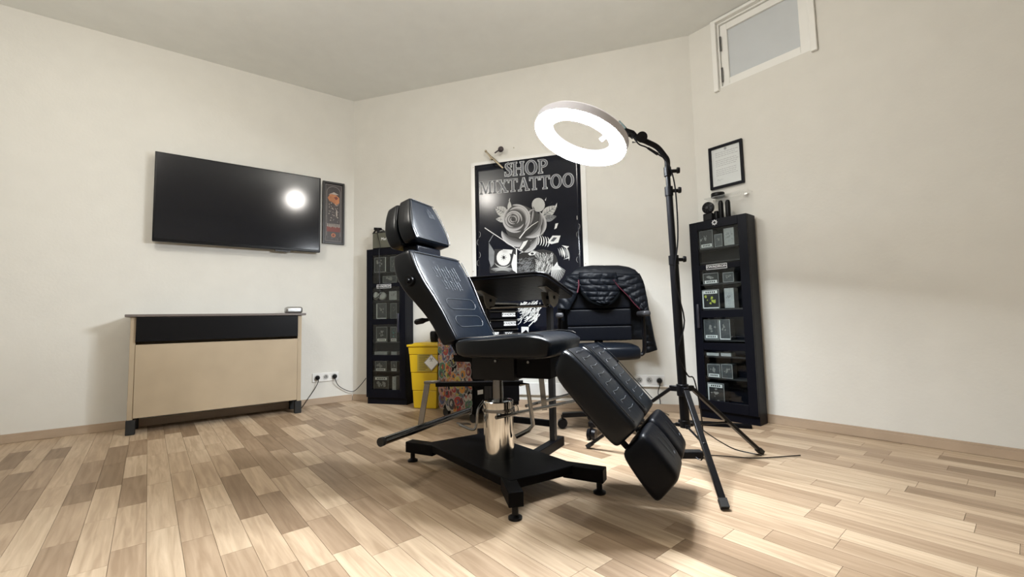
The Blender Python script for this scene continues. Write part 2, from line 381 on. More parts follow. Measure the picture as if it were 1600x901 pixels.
# seat
SE = [(-.085, .640, -.075, .575), (-.03, .650, -.03, .568), (.06, .652, .06, .566), (.15, .660, .15, .566), (.235, .668, .235, .566), (.30, .662, .29, .566), (.352, .640, .335, .566)]
SW = [.215, .235, .245, .245, .245, .24, .215]
st_ = padloft('seat', SE, SW, cap=.014, e=.22)
marks('seam', SE, SW, [[(k/20, -.93) for k in range(1, 19)], [(k/20, .93) for k in range(1, 19)], [(.12, q/8*.9) for q in range(-8, 9)]], .0018, pipe_m, st_)
b = MB(); b.box(P3(.055, 0, .518), (.20, .26, .098), rz=ca-pi/2); b.build('mechanism_box', steel_p, ch, bevel=.003)
b = MB(); b.box(P3(.235, 0, .523), (.15, .24, .085), rz=ca-pi/2); b.build('frame_box', steel_b, ch, bevel=.003)
b = MB(); b.box(P3(-.10, 0, .555), (.12, .20, .03), rz=ca-pi/2); b.bar(P3(-.13, .08, .56), P3(-.30, .08, .80), .03, .012); b.bar(P3(-.13, -.08, .56), P3(-.30, -.08, .80), .03, .012); b.build('back_hinge', steel_b, ch)
for (s_, z_) in ((.07, .55), (.22, .548)):
    b = MB(); b.cyl(P3(s_, -.131, z_), P3(s_, -.136, z_), .006, n=8); b.build('bolt', chrome_d, ch)
# leg rests
LU = [(.405, .618, .360, .535), (.445, .590, .377, .492), (.505, .528, .418, .445), (.560, .465, .470, .385), (.615, .402, .528, .320), (.668, .345, .585, .262)]; LUW = [.117, .122, .122, .122, .122, .118]
LL = [(.680, .337, .596, .246), (.715, .298, .628, .205), (.757, .245, .666, .150), (.795, .188, .710, .088)]; LLW = [.113, .121, .121, .108]
for t0 in (-.1275, .1275):
    lb = 'near' if t0 < 0 else 'far'
    lr = padloft('leg_rest', LU, LUW, t0, cap=.02, e=.26, m_=vinyl); lr['label'] = lb + ' upper leg cushion with short stitched bars'
    ll = [[(.16+j*.095, -.42), (.16+j*.095+.012, .0), (.16+j*.095, .38)] for j in range(8)] + [[(.16+j*.095, -.42), (.19+j*.095, -.47)] for j in range(8)]
    marks('stitching', LU, LUW, ll, .0011, thread_d, lr, t0)
    marks('piping', LU, LUW, [[(k/16, -.93) for k in range(1, 16)], [(k/16, .93) for k in range(1, 16)]], .002, pipe_m, lr, t0)
    l2 = padloft('foot_rest', LL, LLW, t0, cap=.022, e=.30, m_=vinyl_d); l2['label'] = lb + ' lower foot cushion'
    marks('stitching', LL, LLW, [[(.35, -.2), (.75, -.12)], [(.3, .25), (.7, .3)], [(.7, .3), (.74, .22)]], .001, thread_d, l2, t0)
    b = MB(); b.bar(P3(.36, t0, .50), P3(.615, t0, .235), .04, .010, upv=P3(.1, 0, .1)); b.bar(P3(.615, t0, .24), P3(.67, t0, .165), .04, .010, upv=P3(.1, 0, .1)); b.build('leg_rest_bracket', steel_b, ch)
# base
F1 = Vector((-.538, 2.32, 0))-O; F2 = Vector((-.007, 1.635, 0))-O; F3 = Vector((.343, 1.849, 0))-O; F4 = F1+F3-F2; cc = (F1+F3)/2
bu = (F2-F1).normalized(); bv = (F3-F2).normalized()
b = MB(); hl, hw_ = .355, .168; cor = [cc+bu*x*hl+bv*y*hw_ for x, y in ((-1, -1), (1, -1), (1, 1), (-1, 1))]
b.prism([c+Z*.068 for c in cor], Z*.036); b.build('base_plate', steel_b, ch, bevel=.004)
for Fp, c in zip((F1, F2, F3, F4), cor):
    d = (Fp-c).normalized(); b = MB(); b.bar(c-d*.06+Z*.076, Fp+d*.025+Z*.076, .056, .054); b.build('base_arm', steel_b, ch, bevel=.003)
    b = MB(); b.lathe(Fp, [(.026, 0), (.026, .008), (.012, .016), (.012, .05)], n=18); b.build('levelling_foot', plastic, ch)
colp = Vector((-.075, 2.03, 0))-O
b = MB(); b.lathe(colp, [(.069, .104), (.069, .352), (.066, .356), (.05, .357)], n=40); b.build('hydraulic_cylinder', chrome, ch, sharp=.5)
b = MB(); b.lathe(colp, [(.024, .357), (.024, .47)], n=24); b.lathe(colp, [(.075, .31), (.075, .322)], n=32); b.build('piston', chrome_d, ch)
b = MB(); b.box(colp+Z*.463, (.18, .14, .014), rz=ca-pi/2); b.build('mounting_plate', steel_b, ch)
# transverse bar, brackets and rods under the seat
e0 = Vector((-.585, 1.93, .205))-O; e1 = e0+cv*.74-Z*.01
b = MB(); b.cyl(e0, e1, .0175, n=20); o = b.build('support_bar', chrome_d, ch); b = MB(); b.cyl(e0-cv*.006, e0+cv*.012, .0195, n=20); b.build('end_cap', rubber, o)
g = lambda px, py, Y: atY(px, py, Y)-O
b = MB(); b.bar(g(668, 597, 2.42), g(657, 664, 2.42), .012, .03, upv=(1, 0, 0)); b.bar(g(664, 597, 2.42), g(688, 596, 2.40), .03, .014); b.build('bracket', chrome_d, ch, bevel=.002)
b = MB(); b.bar(g(684, 600, 2.40), g(815, 598, 2.22), .05, .022); b.build('side_rail', steel_b, ch, bevel=.002)
b = MB(); b.tube([g(812, 600, 2.0), g(824, 600, 2.0), g(833, 664, 2.0), g(826, 672, 2.0), g(806, 682, 2.0)], .010, 8); b.build('bracket', chrome_d, ch)
b = MB(); b.bar(g(845, 585, 2.3), g(851, 640, 2.3), .012, .028, upv=(1, 0, 0)); b.build('bracket', chrome_d, ch)
b = MB(); b.cyl(g(775, 652, 1.93), g(905, 625, 2.34), .0085, n=12); b.build('adjusting_rod', chrome_d, ch)
b = MB(); b.cyl(g(822, 634, 2.25), g(905, 612, 2.58), .0085, n=12); b.build('adjusting_rod', chrome_d, ch)
b = MB(); b.tube([g(756, 626, 2.03), g(747, 640, 2.0), g(744, 664, 2.0), g(738, 671, 2.0), g(718, 663, 2.05)], .006, 8, smooth=4); b.bar(g(716, 661, 2.06), g(733, 662, 2.1), .03, .006); b.build('pump_pedal', chrome_d, ch)
b = MB(); b.tube([g(792, 632, 2.03), g(806, 632, 2.03), g(808, 646, 2.03), g(793, 648, 2.03)], .005, 8, smooth=3); b.build('pump_lever', chrome, ch)

# ------------------------------------------------------------------ work stand (tilting arm table)
WD = Vector((-.87, .5, 0)).normalized(); WE = Vector((.5, .87, 0)).normalized()
pr = Vector((.212, 2.47, 0)); plp = pr + WD*.43; so = (pr+plp)/2
ws = thing('work_stand', so, 0, 'black tilting work stand behind the tattoo chair, seen from below, on an H base', 'stand')
def loc_(p): return Vector(p)-so
NR = Vector((.162, 2.2, .945)); FR = Vector((.372, 2.565, .842)); ex = WD; 
wv = (FR-NR); Ll = .665; th = .016
def bp(a, c): return loc_(NR) + WD*a*Ll + wv*c
outl = []
for (ca_, cc_, a0) in ((.09, .13, 180), (.91, .13, 270), (.91, .87, 0), (.09, .87, 90)):
    for i in range(6):
        an = radians(a0+90*i/5); outl.append(bp(ca_+.09*cos(an), cc_+.13*sin(an)))
nn = WD.cross(wv).normalized(); nn = nn if nn.z > 0 else -nn
b = MB(); b.prism(outl, nn*th); tt = b.build('tabletop', vinyl_d, ws, bevel=.004)
b = MB(); b.tube([p+nn*(th+.004) for p in outl]+[outl[0]+nn*(th+.004)], .006, 8); b.build('raised_rim', plastic, tt)
for p in (pr, plp):
    zt = .79
    b = MB(); b.bar(loc_(p)+Z*.05, loc_(p)+Z*zt, .032, .032, upv=WE); b.build('post', mat('post_grey', (.012, .012, .013), .4, spec=.3), ws, bevel=.002)
    q0 = loc_(p)+Z*(zt+.0); b = MB()
    ang = [radians(a) for a in range(180, 361, 15)]
    b.prism([q0+Z*.085+WD*.020+WE*(.068*cos(a))+Z*(.085*sin(a)) for a in ang], -WD*.005)
    b.prism([q0+Z*.085-WD*.024+WE*(.068*cos(a))+Z*(.085*sin(a)) for a in ang], -WD*.005)
    o = b.build('tilt_bracket', mat('bracket_grey', (.16, .155, .14), .45, metal=.3), ws)
    b = MB(); b.cyl(q0+Z*.055+WD*.03, q0+Z*.055-WD*.035, .010, n=12); b.build('tilt_knob', plastic, o)
    b = MB(); c_ = q0+Z*.092; b.bar(c_-wv*.22, c_+wv*.22, .05, .006, upv=nn); b.build('mounting_strip', mat('bracket_grey', (.16, .155, .14), .45, metal=.3), ws)
    b = MB(); b.bar(loc_(p)-WE*.26+Z*.025, loc_(p)+WE*.10+Z*.025, .045, .05); b.build('foot_bar', steel_b, ws, bevel=.003)
b = MB(); b.bar(loc_(pr)+Z*.14, loc_(plp)+Z*.14, .02, .035); b.build('cross_bar', steel_b, ws, bevel=.002)
b = MB(); b.cyl(loc_(pr)+Z*.80+WE*.0, loc_(plp)+Z*.80, .009, n=12); b.build('tilt_rod', chrome_d, ws)

# ------------------------------------------------------------------ ring light on tripod
pb = Vector((.815, 2.12, 0)); tp = Vector((.791, 2.12, 1.453))
rl = thing('ring_light', pb, 0, 'glowing white ring light on a black tripod at the right', 'lamp')
def q3(p): return Vector(p)-pb
ax = (tp-Vector((pb.x, pb.y, .2))).normalized()
def pole(z): return q3(tp)+ax*((z-1.453)/ax.z)
b = MB(); b.cyl(pole(.20), pole(1.0), .0215, n=20); b.build('lower_pole', plastic, rl)
b = MB(); b.cyl(pole(.99), pole(1.345), .0165, n=20); b.build('middle_pole', plastic, rl)
b = MB(); b.cyl(pole(1.34), pole(1.455), .0115, n=20); b.build('top_pole', plastic, rl)
for z, r in ((1.0, .024), (1.345, .020), (1.445, .018)):
    b = MB(); b.cyl(pole(z-.025), pole(z+.02), r, n=16); c = pole(z); b.cyl(c, c+Vector((.045, -.01, -.002)), .009, n=10); b.lathe(c+Vector((.042, -.01, 0)), [(.014, 0), (.016, .004), (.014, .014)], axis=(1, -.2, 0), n=12); b.build('clamp', plastic, rl)
feet = [Vector((.771, 1.664, .012)), Vector((.404, 2.474, .012)), Vector((1.27, 2.30, .012))]
b = MB(); b.cyl(pole(.34), pole(.395), .028, n=18)
for fpt in feet:
    d = (fpt-pb); d.z = 0; d.normalize(); b.bar(pole(.372), pole(.372)+d*.062, .022, .026)
b.build('leg_hub', plastic, rl, bevel=.002)
b = MB(); b.cyl(pole(.19), pole(.225), .024, n=16)
for fpt in feet:
    d = (fpt-pb); d.z = 0; d.normalize(); b.bar(pole(.20), pole(.20)+d*.045, .016, .016)
b.build('brace_hub', plastic, rl, bevel=.001)
for i, fpt in enumerate(feet):
    d = (fpt-pb); d.z = 0; d.normalize(); a = pole(.372)+d*.055; e_ = q3(fpt)
    b = MB(); b.bar(a, e_, .026, .016, upv=d); lg = b.build('leg', plastic, rl, bevel=.003)
    b = MB(); dd = (e_-a).normalized(); b.bar(e_-dd*.03, e_+dd*.004, .030, .021, upv=d); b.build('rubber_foot', rubber, lg)
    md = a+(e_-a)*.52; b = MB(); b.cyl(pole(.20)+d*.04, md, .005, n=8); b.ball(md, .010); b.build('brace', plastic, rl)
# gooseneck, ball joint, ring
gp = [tp, Vector((.792, 2.12, 1.50)), atY(1038, 243, 2.12), atY(1027, 230, 2.12), atY(1012, 222, 2.115), atY(1002, 218, 2.11)]
b = MB(); b.tube([q3(p) for p in gp], .0135, 12, smooth=6); b.build('gooseneck', plastic, rl)
b = MB(); b.ball(q3(atY(1003, 214, 2.11)), .024); b.cyl(q3(atY(1003, 214, 2.09)), q3(atY(1003, 214, 2.13)), .027, n=16); b.build('ball_joint', plastic, rl)
RC = atY(907.1, 213.6, 2.10); RR = .205; view = (RC-CAMP).normalized()
rn = Vector((-.374, -.077, -.925)).normalized()
b = MB(); b.cyl(q3(atY(1000, 214, 2.11)), q3(atY(982, 210, 2.11)), .011, n=12); b.bar(q3(atY(990, 214, 2.11)), q3(atY(966, 196, 2.12)), .035, .012); b.tube([q3(atY(975, 200, 2.1)), q3(atY(990, 205, 2.1)), q3(atY(998, 214, 2.1))], .004, 6)
b.tube([q3(atY(988, 222, 2.11)), q3(atY(995, 222, 2.1)), q3(atY(990, 207, 2.1)), q3(atY(982, 204, 2.1))], .005, 6); b.build('mount', plastic, rl)
b = MB(); n_ = 72; sec = []
ra = rn.orthogonal().normalized(); rb = rn.cross(ra)
def ringmesh(prof, name, m_, parent=rl):
    b = MB(); R = []
    for k in range(72):
        a = 2*pi*k/72; d = ra*cos(a)+rb*sin(a); R.append([b.bm.verts.new(q3(RC)+d*r+rn*h) for r, h in prof])
    for k in range(72):
        p, q = R[k], R[(k+1) % 72]
        for j in range(len(prof)): b._f([p[j], p[(j+1) % len(prof)], q[(j+1) % len(prof)], q[j]])
    return b.build(name, m_, parent, sharp=.6)
housing = mat('ring_housing', (.55, .54, .58), .45)
led = mat('ring_diffuser', (.90, .95, 1.0), .5, emit=RING_E)
ringmesh([(.238, -.022), (.238, .014), (.235, .016), (.156, .016), (.153, .014), (.153, -.022), (.165, -.034), (.226, -.034)], 'housing', housing)
df = ringmesh([(.2345, .0165), (.2345, .019), (.228, .024), (.163, .024), (.1565, .019), (.1565, .0165)], 'diffuser', led)
b = MB(); c = q3(onplane(943, 215, RC, rn)); b.bar(c-rt*.014-up*.012, c+rt*.014+up*.012, .022, .018, upv=-view); b.build('phone_clip', mat('pale_clip', (.55, .53, .62), .4), rl, bevel=.003)
b = MB(); b.bar(q3(atY(977, 205, 2.11)), q3(atY(966, 193, 2.13)), .04, .022, upv=rn); b.build('control_box', mat('teal_black_plastic', (.02, .06, .06), .35), rl, bevel=.003)
b = MB(); b.tube([q3(atY(984, 205, 2.1)), q3(atY(997, 224, 2.1)), q3(atY(1010, 230, 2.1)), q3(atY(1030, 242, 2.1)), q3(atY(1040, 250, 2.1)), pole(1.42)+Vector((.016, -.02, 0)), pole(1.30)+Vector((.026, -.02, 0)), pole(1.1)+Vector((.018, -.025, 0)), pole(.9)+Vector((-.012, -.028, 0)), pole(.7)+Vector((.022, -.024, 0)), pole(.55)+Vector((-.02, -.024, 0)), pole(.44)+Vector((.02, -.02, 0)),
        pole(.41)+Vector((.06, 0, 0)), q3((.93, 2.2, .2)), q3((.93, 2.22, .012)), q3((.905, 2.262, .012))], .0035, 6, smooth=5)
b.tube([q3(atY(1012, 231, 2.1)), q3(atY(1028, 241, 2.1))], [.006, .008, ], 8); b.build('cable', plastic, rl)
# power brick + floor cable
pbk = fl(1083, 716); t = thing('power_adapter', (pbk.x-.01, pbk.y+.02, 0), radians(-6), 'black power brick lying on the floor beside the tripod leg', 'adapter')
b = MB(); b.box((0, 0, .017), (.125, .055, .034)); b.build('body', plastic, t, bevel=.004)
b = MB(); b.cyl((.0635, 0, .014), (.09, 0, .012), .007, .004, n=10); b.tube([(.09, 0, .012), (.18, .005, .006), (.32, -.02, .006), (.55, .03, .006)], .003, 6, smooth=5); b.tube([(-.0635, 0, .012), (-.1, 0, .006), (-.14, .04, .006)], .003, 6, smooth=4); b.build('cord', plastic, t)
b = MB(); b.tube([fl(1098, 672), fl(1112, 682), fl(1128, 692), fl(1150, 703), fl(1190, 712)], .003, 6, smooth=5)
for v in b.bm.verts: v.co.z += .0035
tag(b.build('floor_cable', plastic), 'thin black cable curving over the floor in front of the right cabinet', 'cable')
b = MB(); p = fl(1060, 661); q = fl(1175, 669); b.bar(p+Z*.012, q+Z*.012, .045, .022); tag(b.build('floor_bar', steel_b, bevel=.003), 'flat black metal bar lying on the floor before the right cabinet', 'bar')

# ------------------------------------------------------------------ office chair
oc_a = radians(-7); oc = thing('office_chair', (.585, 2.88, 0), oc_a, 'black leather office swivel chair with ribbed back by the back wall', 'chair')
def rbox(name, c, d, m_, parent, bev=.02, seg=4, **k): b = MB(); b.box(c, d); return b.build(name, m_, parent, bevel=bev, seg=seg, **k)
b = MB(); b.loft([((-.215, -.02, .505), (0, .22, 0), (0, 0, .045)), ((-.1, -.02, .507), (0, .235, 0), (0, 0, .05)), ((.1, -.02, .507), (0, .235, 0), (0, 0, .05)), ((.215, -.02, .505), (0, .22, 0), (0, 0, .045))], e=.4, cap=.02); b.build('seat', vinyl, oc, sub=1)
zz = [.555, .675, .70, .80, .82, .93, 1.05]
for i, (z0, z1) in enumerate(((.565, .665), (.669, .785), (.789, .905), (.909, 1.035))):
    b = MB(); yb = .205+(z0-.56)*.12
    b.loft([((-.222, yb-.012, (z0+z1)/2), (0, 0, (z1-z0)/2), (0, .030, 0)), ((-.16, yb+.008, (z0+z1)/2), (0, 0, (z1-z0)/2), (0, .034, 0)), ((0, yb+.016, (z0+z1)/2), (0, 0, (z1-z0)/2), (0, .036, 0)), ((.16, yb+.008, (z0+z1)/2), (0, 0, (z1-z0)/2), (0, .034, 0)), ((.222, yb-.012, (z0+z1)/2), (0, 0, (z1-z0)/2), (0, .030, 0))], e=.18, cap=.008, n=28)
    b.build('backrest_cushion', vinyl_d, oc, sub=1)
b = MB(); b.bar((0, .262, .56), (0, .315, 1.02), .40, .02, upv=(0, -1, 0)); b.build('back_shell', plastic, oc, bevel=.006)
for sx in (-1, 1):
    ar = rbox('armrest', (sx*.27, -.02, .745), (.05, .26, .035), gplastic, oc, .014)
    b = MB(); b.tube([(sx*.23, .05, .47), (sx*.275, .05, .49), (sx*.278, .03, .60), (sx*.272, -.01, .73)], .013, 8, smooth=5); b.build('armrest_support', plastic, ar)
b = MB(); b.cyl((0, 0, .10), (0, 0, .42), .026); b.cyl((0, 0, .09), (0, 0, .28), .035); b.build('gas_lift', plastic, oc)
b = MB(); b.box((0, .02, .435), (.18, .24, .04)); b.bar((0, .14, .44), (0, .262, .44), .06, .012); b.bar((0, .275, .43), (0, .288, .62), .06, .012, upv=(0, -1, 0)); b.build('seat_mechanism', steel_b, oc)
for k in range(5):
    a = radians(170+72*k)-oc_a; e_ = Vector((cos(a)*.275, sin(a)*.275, .088)); b = MB(); b.bar((0, 0, .105), e_, .045, .03); lg = b.build('star_leg', plastic, oc, bevel=.004)
    tdir = Vector((-sin(a), cos(a), 0)); b = MB()
    for s_ in (-1, 1): b.cyl(Vector((e_.x, e_.y, .034))+tdir*.005*s_, Vector((e_.x, e_.y, .034))+tdir*.025*s_, .033, .030, n=20)
    b.cyl(Vector((e_.x, e_.y, .034)), e_, .008, n=8); b.build('castor', plastic, lg)

# quilted jacket over the office chair
jk = thing('padded_jacket', (.585, 2.88, 0), oc_a, 'dark quilted padded jacket with magenta zip draped over the office chair back', 'jacket')
Rj = Matrix.Rotation(-oc_a, 3, 'Z')
def jp(px, py, y):           # local point on the plane local-y = y
    n = Matrix.Rotation(oc_a, 3, 'Z') @ Vector((0, 1, 0)); p = onplane(px, py, Vector((.585, 2.88, 0))+n*y, n); return Rj @ (p-Vector((.585, 2.88, 0)))
def patch(name, Lp, Rp, y0, bulge, ribs, amp, slant=0, rows=40, cols=14, th_=.012, m_=jack_m, xr=0):
    def samp(P, t):
        x = t*(len(P)-1); i = min(int(x), len(P)-2); f = x-i; return Vector(P[i])*(1-f)+Vector(P[i+1])*f
    b = MB(); V = []
    for r in range(rows+1):
        t = r/rows; l = samp(Lp, t); q = samp(Rp, t); row = []
        for c in range(cols+1):
            s_ = c/cols; px = l.x+(q.x-l.x)*s_; py = l.y+(q.y-l.y)*s_; yy = y0 if not callable(y0) else y0(s_, t)
            rb_ = abs(sin(pi*ribs*(t+slant*s_)))**.6; rx = abs(sin(pi*xr*(s_+.1*sin(9*t))))**.5 if xr else 1
            env = (sin(pi*min(1, max(0, s_)))**.5)
            row.append(b.bm.verts.new(jp(px, py, yy-bulge*env-amp*rb_*rx+.003*sin(31*t+17*s_)*sin(23*s_))))
        V.append(row)
    for r in range(rows):
        for c in range(cols): b._f([V[r][c], V[r][c+1], V[r+1][c+1], V[r+1][c]])
    o = b.build(name, m_, jk, sharp=3); mo = o.modifiers.new('thick', 'SOLIDIFY'); mo.thickness = th_; mo.offset = 0; return o
yf = .17
# yoke over the top, hood/collar in the middle, side panels, hanging sleeve, back
patch('yoke', [(889, 428), (885, 436), (882, 447)], [(999, 428), (1004, 438), (1008, 450)], lambda s, t: yf+.06-.07*min(1, t*1.6), .02, 3, .008, rows=30, cols=30)
patch('yoke_top', [(925, 415.5), (906, 418), (896, 423), (889, 429)], [(966, 415.5), (982, 418), (992, 422), (999, 429)], lambda s, t: .26-.05*t, .01, 1, .006, rows=12, cols=30)
patch('hood', [(905, 426), (905, 440), (908, 455), (922, 468), (938, 474)], [(962, 426), (966, 440), (968, 455), (960, 466), (952, 474)], yf-.02, .03, 6, .013, rows=60, cols=30, xr=3)
patch('left_panel', [(886, 432), (879, 446), (876, 462), (872, 482)], [(908, 430), (904, 446), (903, 458), (889, 484)], yf-.005, .02, 6, .011, slant=-.25)
patch('right_panel', [(958, 428), (964, 444), (980, 462), (1000, 482)], [(998, 432), (1007, 450), (1011, 470), (1013, 487)], yf-.005, .02, 6, .011, slant=.35, rows=50, cols=20)
patch('sleeve', [(1000, 476), (1005, 505), (1006, 530), (1010, 551)], [(1012, 478), (1017, 505), (1022, 530), (1026, 546)], .18, .03, 7, .006, rows=50)
patch('sleeve', [(874, 455), (872, 480), (872, 500)], [(884, 455), (882, 480), (882, 500)], .22, .02, 5, .006, rows=40)
patch('back_panel', [(925, 417), (890, 428), (878, 460), (876, 500), (876, 530)], [(966, 417), (997, 426), (1010, 460), (1015, 500), (1018, 530)], .345, -.01, 8, .006, rows=50, cols=24)
b = MB(); b.tube([jp(x, y, yf-.048) for x, y in ((958, 437), (968, 449), (981, 462), (990, 473), (1000, 483))], .003, 6, smooth=4); b.build('zip', pink, jk); b = MB(); b.tube([jp(x, y, yf-.05) for x, y in ((904, 437), (904, 448), (902, 457))], .005, 6, smooth=4); b.build('zip', pink, jk)
b = MB(); b.tube([jp(x, y, yf-.035) for x, y in ((909, 456), (920, 468), (936, 475), (950, 475), (961, 467), (968, 456))], .012, 8, smooth=5); b.build('collar_hem', mat('black_rib_knit', (.002, .0025, .003), .9, spec=.05), jk)

# ------------------------------------------------------------------ sockets
def socket(P, n, ang, px0, px1, py0, py1, label, plugs, plates=3):
    c = onplane((px0+px1)/2, (py0+py1)/2, P, n); t = thing('wall_socket', (c.x, c.y, c.z), ang, label, 'socket')
    W, Hh = .225, .078
    b = MB(); b.box((0, -.006, 0), (W, .011, Hh)); b.build('cover_plate', white, t, bevel=.003)
    for k in range(3):
        x = (k-1)*.074; b = MB(); b.lathe((x, -.0125, 0), [(.026, 0), (.026, .0015), (.020, .001), (.019, -.0)], axis=(0, -1, 0), n=24); o = b.build('outlet', mat('socket_white', (.62, .62, .60), .45), t)
        b = MB(); b.cyl((x-.009, -.0135, -.004), (x-.009, -.0150, -.004), .003, n=8); b.cyl((x+.009, -.0135, -.004), (x+.009, -.0150, -.004), .003, n=8); b.cyl((x, -.0135, .01), (x, -.018, .01), .003, n=8); b.build('contact', plastic, o)
    return t
tL = socket(A, nL, aL, 488, 529, 580, 597, 'white triple wall socket at the left, under the picture', (0, 2))
tR = socket(A, nB, aB, 993, 1036, 585, 602, 'white triple wall socket on the back wall behind the chair leg rest', (2,))
def plug(root, ang, k, pts, label):
    t = thing('power_plug', root.location, ang, label, 'plug'); x = (k-1)*.074
    b = MB(); b.lathe((x, -.0185, 0), [(.019, 0), (.021, .012), (.015, .03), (.006, .036)], axis=(0, -1, 0), n=18); b.build('plug_body', plastic, t)
    R_ = Matrix.Rotation(-ang, 3, 'Z'); b = MB(); b.tube([Vector((x, -.050, 0)), Vector((x, -.056, -.03))]+[R_ @ (Vector(p)-root.location) for p in pts], .0032, 6, smooth=6); b.build('cord', plastic, t)
offL = nL*.03
plug(tL, aL, 0, [onplane(491, 606, A, nL)+offL, onplane(480, 622, A, nL)+offL, fl(471, 637, .006), fl(462, 640, .006)], 'black plug in the left outlet of the left wall socket, cord to the bench')
plug(tL, aL, 2, [onplane(528, 602, A, nL)+offL, onplane(540, 609, A, nL)+offL, onplane(556, 610, A, nB)+nB*.03, onplane(567, 600, A, nB)+nB*.03, onplane(574, 590, A, nB)+nB*.02], 'black plug in the right outlet of the left wall socket, cord to the left cabinet')
plug(tR, aB, 2, [onplane(1028, 612, A, nB)+nB*.03, onplane(1031, 624, A, nB)+nB*.03, fl(1033, 641, .004), fl(1045, 648, .004)], 'black plug in the back wall socket, cord down to the floor')

# ------------------------------------------------------------------ display cabinets
def cabinet(loc, ang, label, rails, shelves, handle_x, W=.40, D=.138, Hh=1.40):
    t = thing('display_cabinet', loc, ang, label, 'cabinet')
    b = MB(); tk = .018
    b.box((tk/2, D/2+.01, Hh/2), (tk, D-.02, Hh)); b.box((W-tk/2, D/2+.01, Hh/2), (tk, D-.02, Hh)); b.box((W/2, D/2+.01, Hh-tk/2), (W-2*tk, D-.02, tk)); b.box((W/2, D/2+.01, .035), (W-2*tk, D-.02, .07)); b.box((W/2, D-.004, Hh/2), (W-2*tk, .008, Hh-.02))
    b.build('carcass', cabm, t, bevel=.001)
    for z in shelves:
        b = MB(); b.box((W/2, D/2+.012, z-.006), (W-2*tk-.002, D-.042, .010)); b.build('shelf', cabin, t)
    d = MB(); sw = .058
    d.box((sw/2, .009, Hh/2+.03), (sw, .018, Hh-.062)); d.box((W-sw/2, .009, Hh/2+.03), (sw, .018, Hh-.062)); d.box((W/2, .009, Hh-.03), (W-2*sw, .018, .06)); d.box((W/2, .009, .095), (W-2*sw, .018, .068))
    dr = d.build('door', cabm, t, bevel=.0015)
    for z, h in rails:
        b = MB(); b.box((W/2, .009, z), (W-2*sw, .014, h)); b.build('glazing_bar', cabm, dr)
    b = MB(); b.box((W/2, .010, Hh/2+.04), (W-2*sw+.004, .004, Hh-.20)); b.build('pane', glass, dr)
    b = MB(); b.box((handle_x, -.012, .72), (.016, .02, .17)); b.build('handle', mat('handle_black', (.02, .02, .03), .3), dr, bevel=.004)
    return t, dr
def loc2(root, ang, px, py, y=0.0):
    n = Matrix.Rotation(ang, 3, 'Z') @ Vector((0, 1, 0)); p = onplane(px, py, Vector(root)+n*y, n); return Matrix.Rotation(-ang, 3, 'Z') @ (p-Vector(root))
CL = Vector((-1.334, 3.962, 0)); CR = Vector((1.318, 3.160, 0))
def zs(root, ang, px, ys): return [loc2(root, ang, px, y, .05).z for y in ys]
shl = zs(CL, aB, 600, (425, 442.5, 469, 498, 534, 554, 579, 611)); shr = zs(CR, aR, 1110, (387.5, 409, 443, 482, 530, 555, 588, 628))
cl, dl_ = cabinet(CL, aB, 'tall black glass-fronted display cabinet in the left corner', [(1.065, .035), (.735, .05), (.41, .05)], shl, .335)
cr_, dr_ = cabinet(CR, aR, 'tall black glass-fronted display cabinet at the right edge', [(loc2(CR, aR, 1115, 416).z, .035), (loc2(CR, aR, 1115, 490).z, .05), (loc2(CR, aR, 1115, 541).z, .05)], shr, .04)
def nameplate(dr, root, ang, r, body):
    a = loc2(root, ang, r[0], r[3], -.002); c = loc2(root, ang, r[2], r[1], -.002); m_ = (a+c)/2; w_, h_ = c.x-a.x, .036
    b = MB(); b.box((m_.x, -.0025, m_.z), (w_, .004, h_)); b.mi = 1; b.box((m_.x, -.005, m_.z), (w_-.008, .0016, h_-.008)); o = b.build('nameplate', [silver, ink], dr)
    text('lettering', body, h_*.62, silver, o, (m_.x, -.006, m_.z), sx=min(1.6, (w_-.012)/(h_*.62*.68*len(body))), bold=.0006)
nameplate(dl_, CL, aB, (589, 443, 611, 451), 'KWADRON'); nameplate(dr_, CR, aR, (1104, 412, 1136, 420), 'KWADRON')
b = MB(); m_ = loc2(CR, aR, 1116, 343, -.004)
pts = []
for k in range(16):
    r = .022 if k % 2 == 0 else .014; pts.append(Vector((m_.x+r*cos(k*pi/8), -.001, 1.375+r*sin(k*pi/8))))
b.prism(pts, (0, -.003, 0)); b.mi = 1; b.lathe((m_.x, -.0042, 1.375), [(.009, 0), (.009, .001)], axis=(0, -1, 0), n=16); b.build('star_emblem', [silver, ink], dr_)
box_dark = mat('box_dark', (.02, .021, .024), .35); box_mid = mat('box_grey', (.06, .065, .07), .4, var=.6, vscale=60); box_pale = mat('box_pale', (.38, .39, .39), .5, var=.3, vscale=50)
teal = mat('teal_print', (.05, .28, .27), .5); fig = mat('figure_grey', (.25, .25, .24), .5); lime = mat('lime_print', (.45, .5, .08), .5)
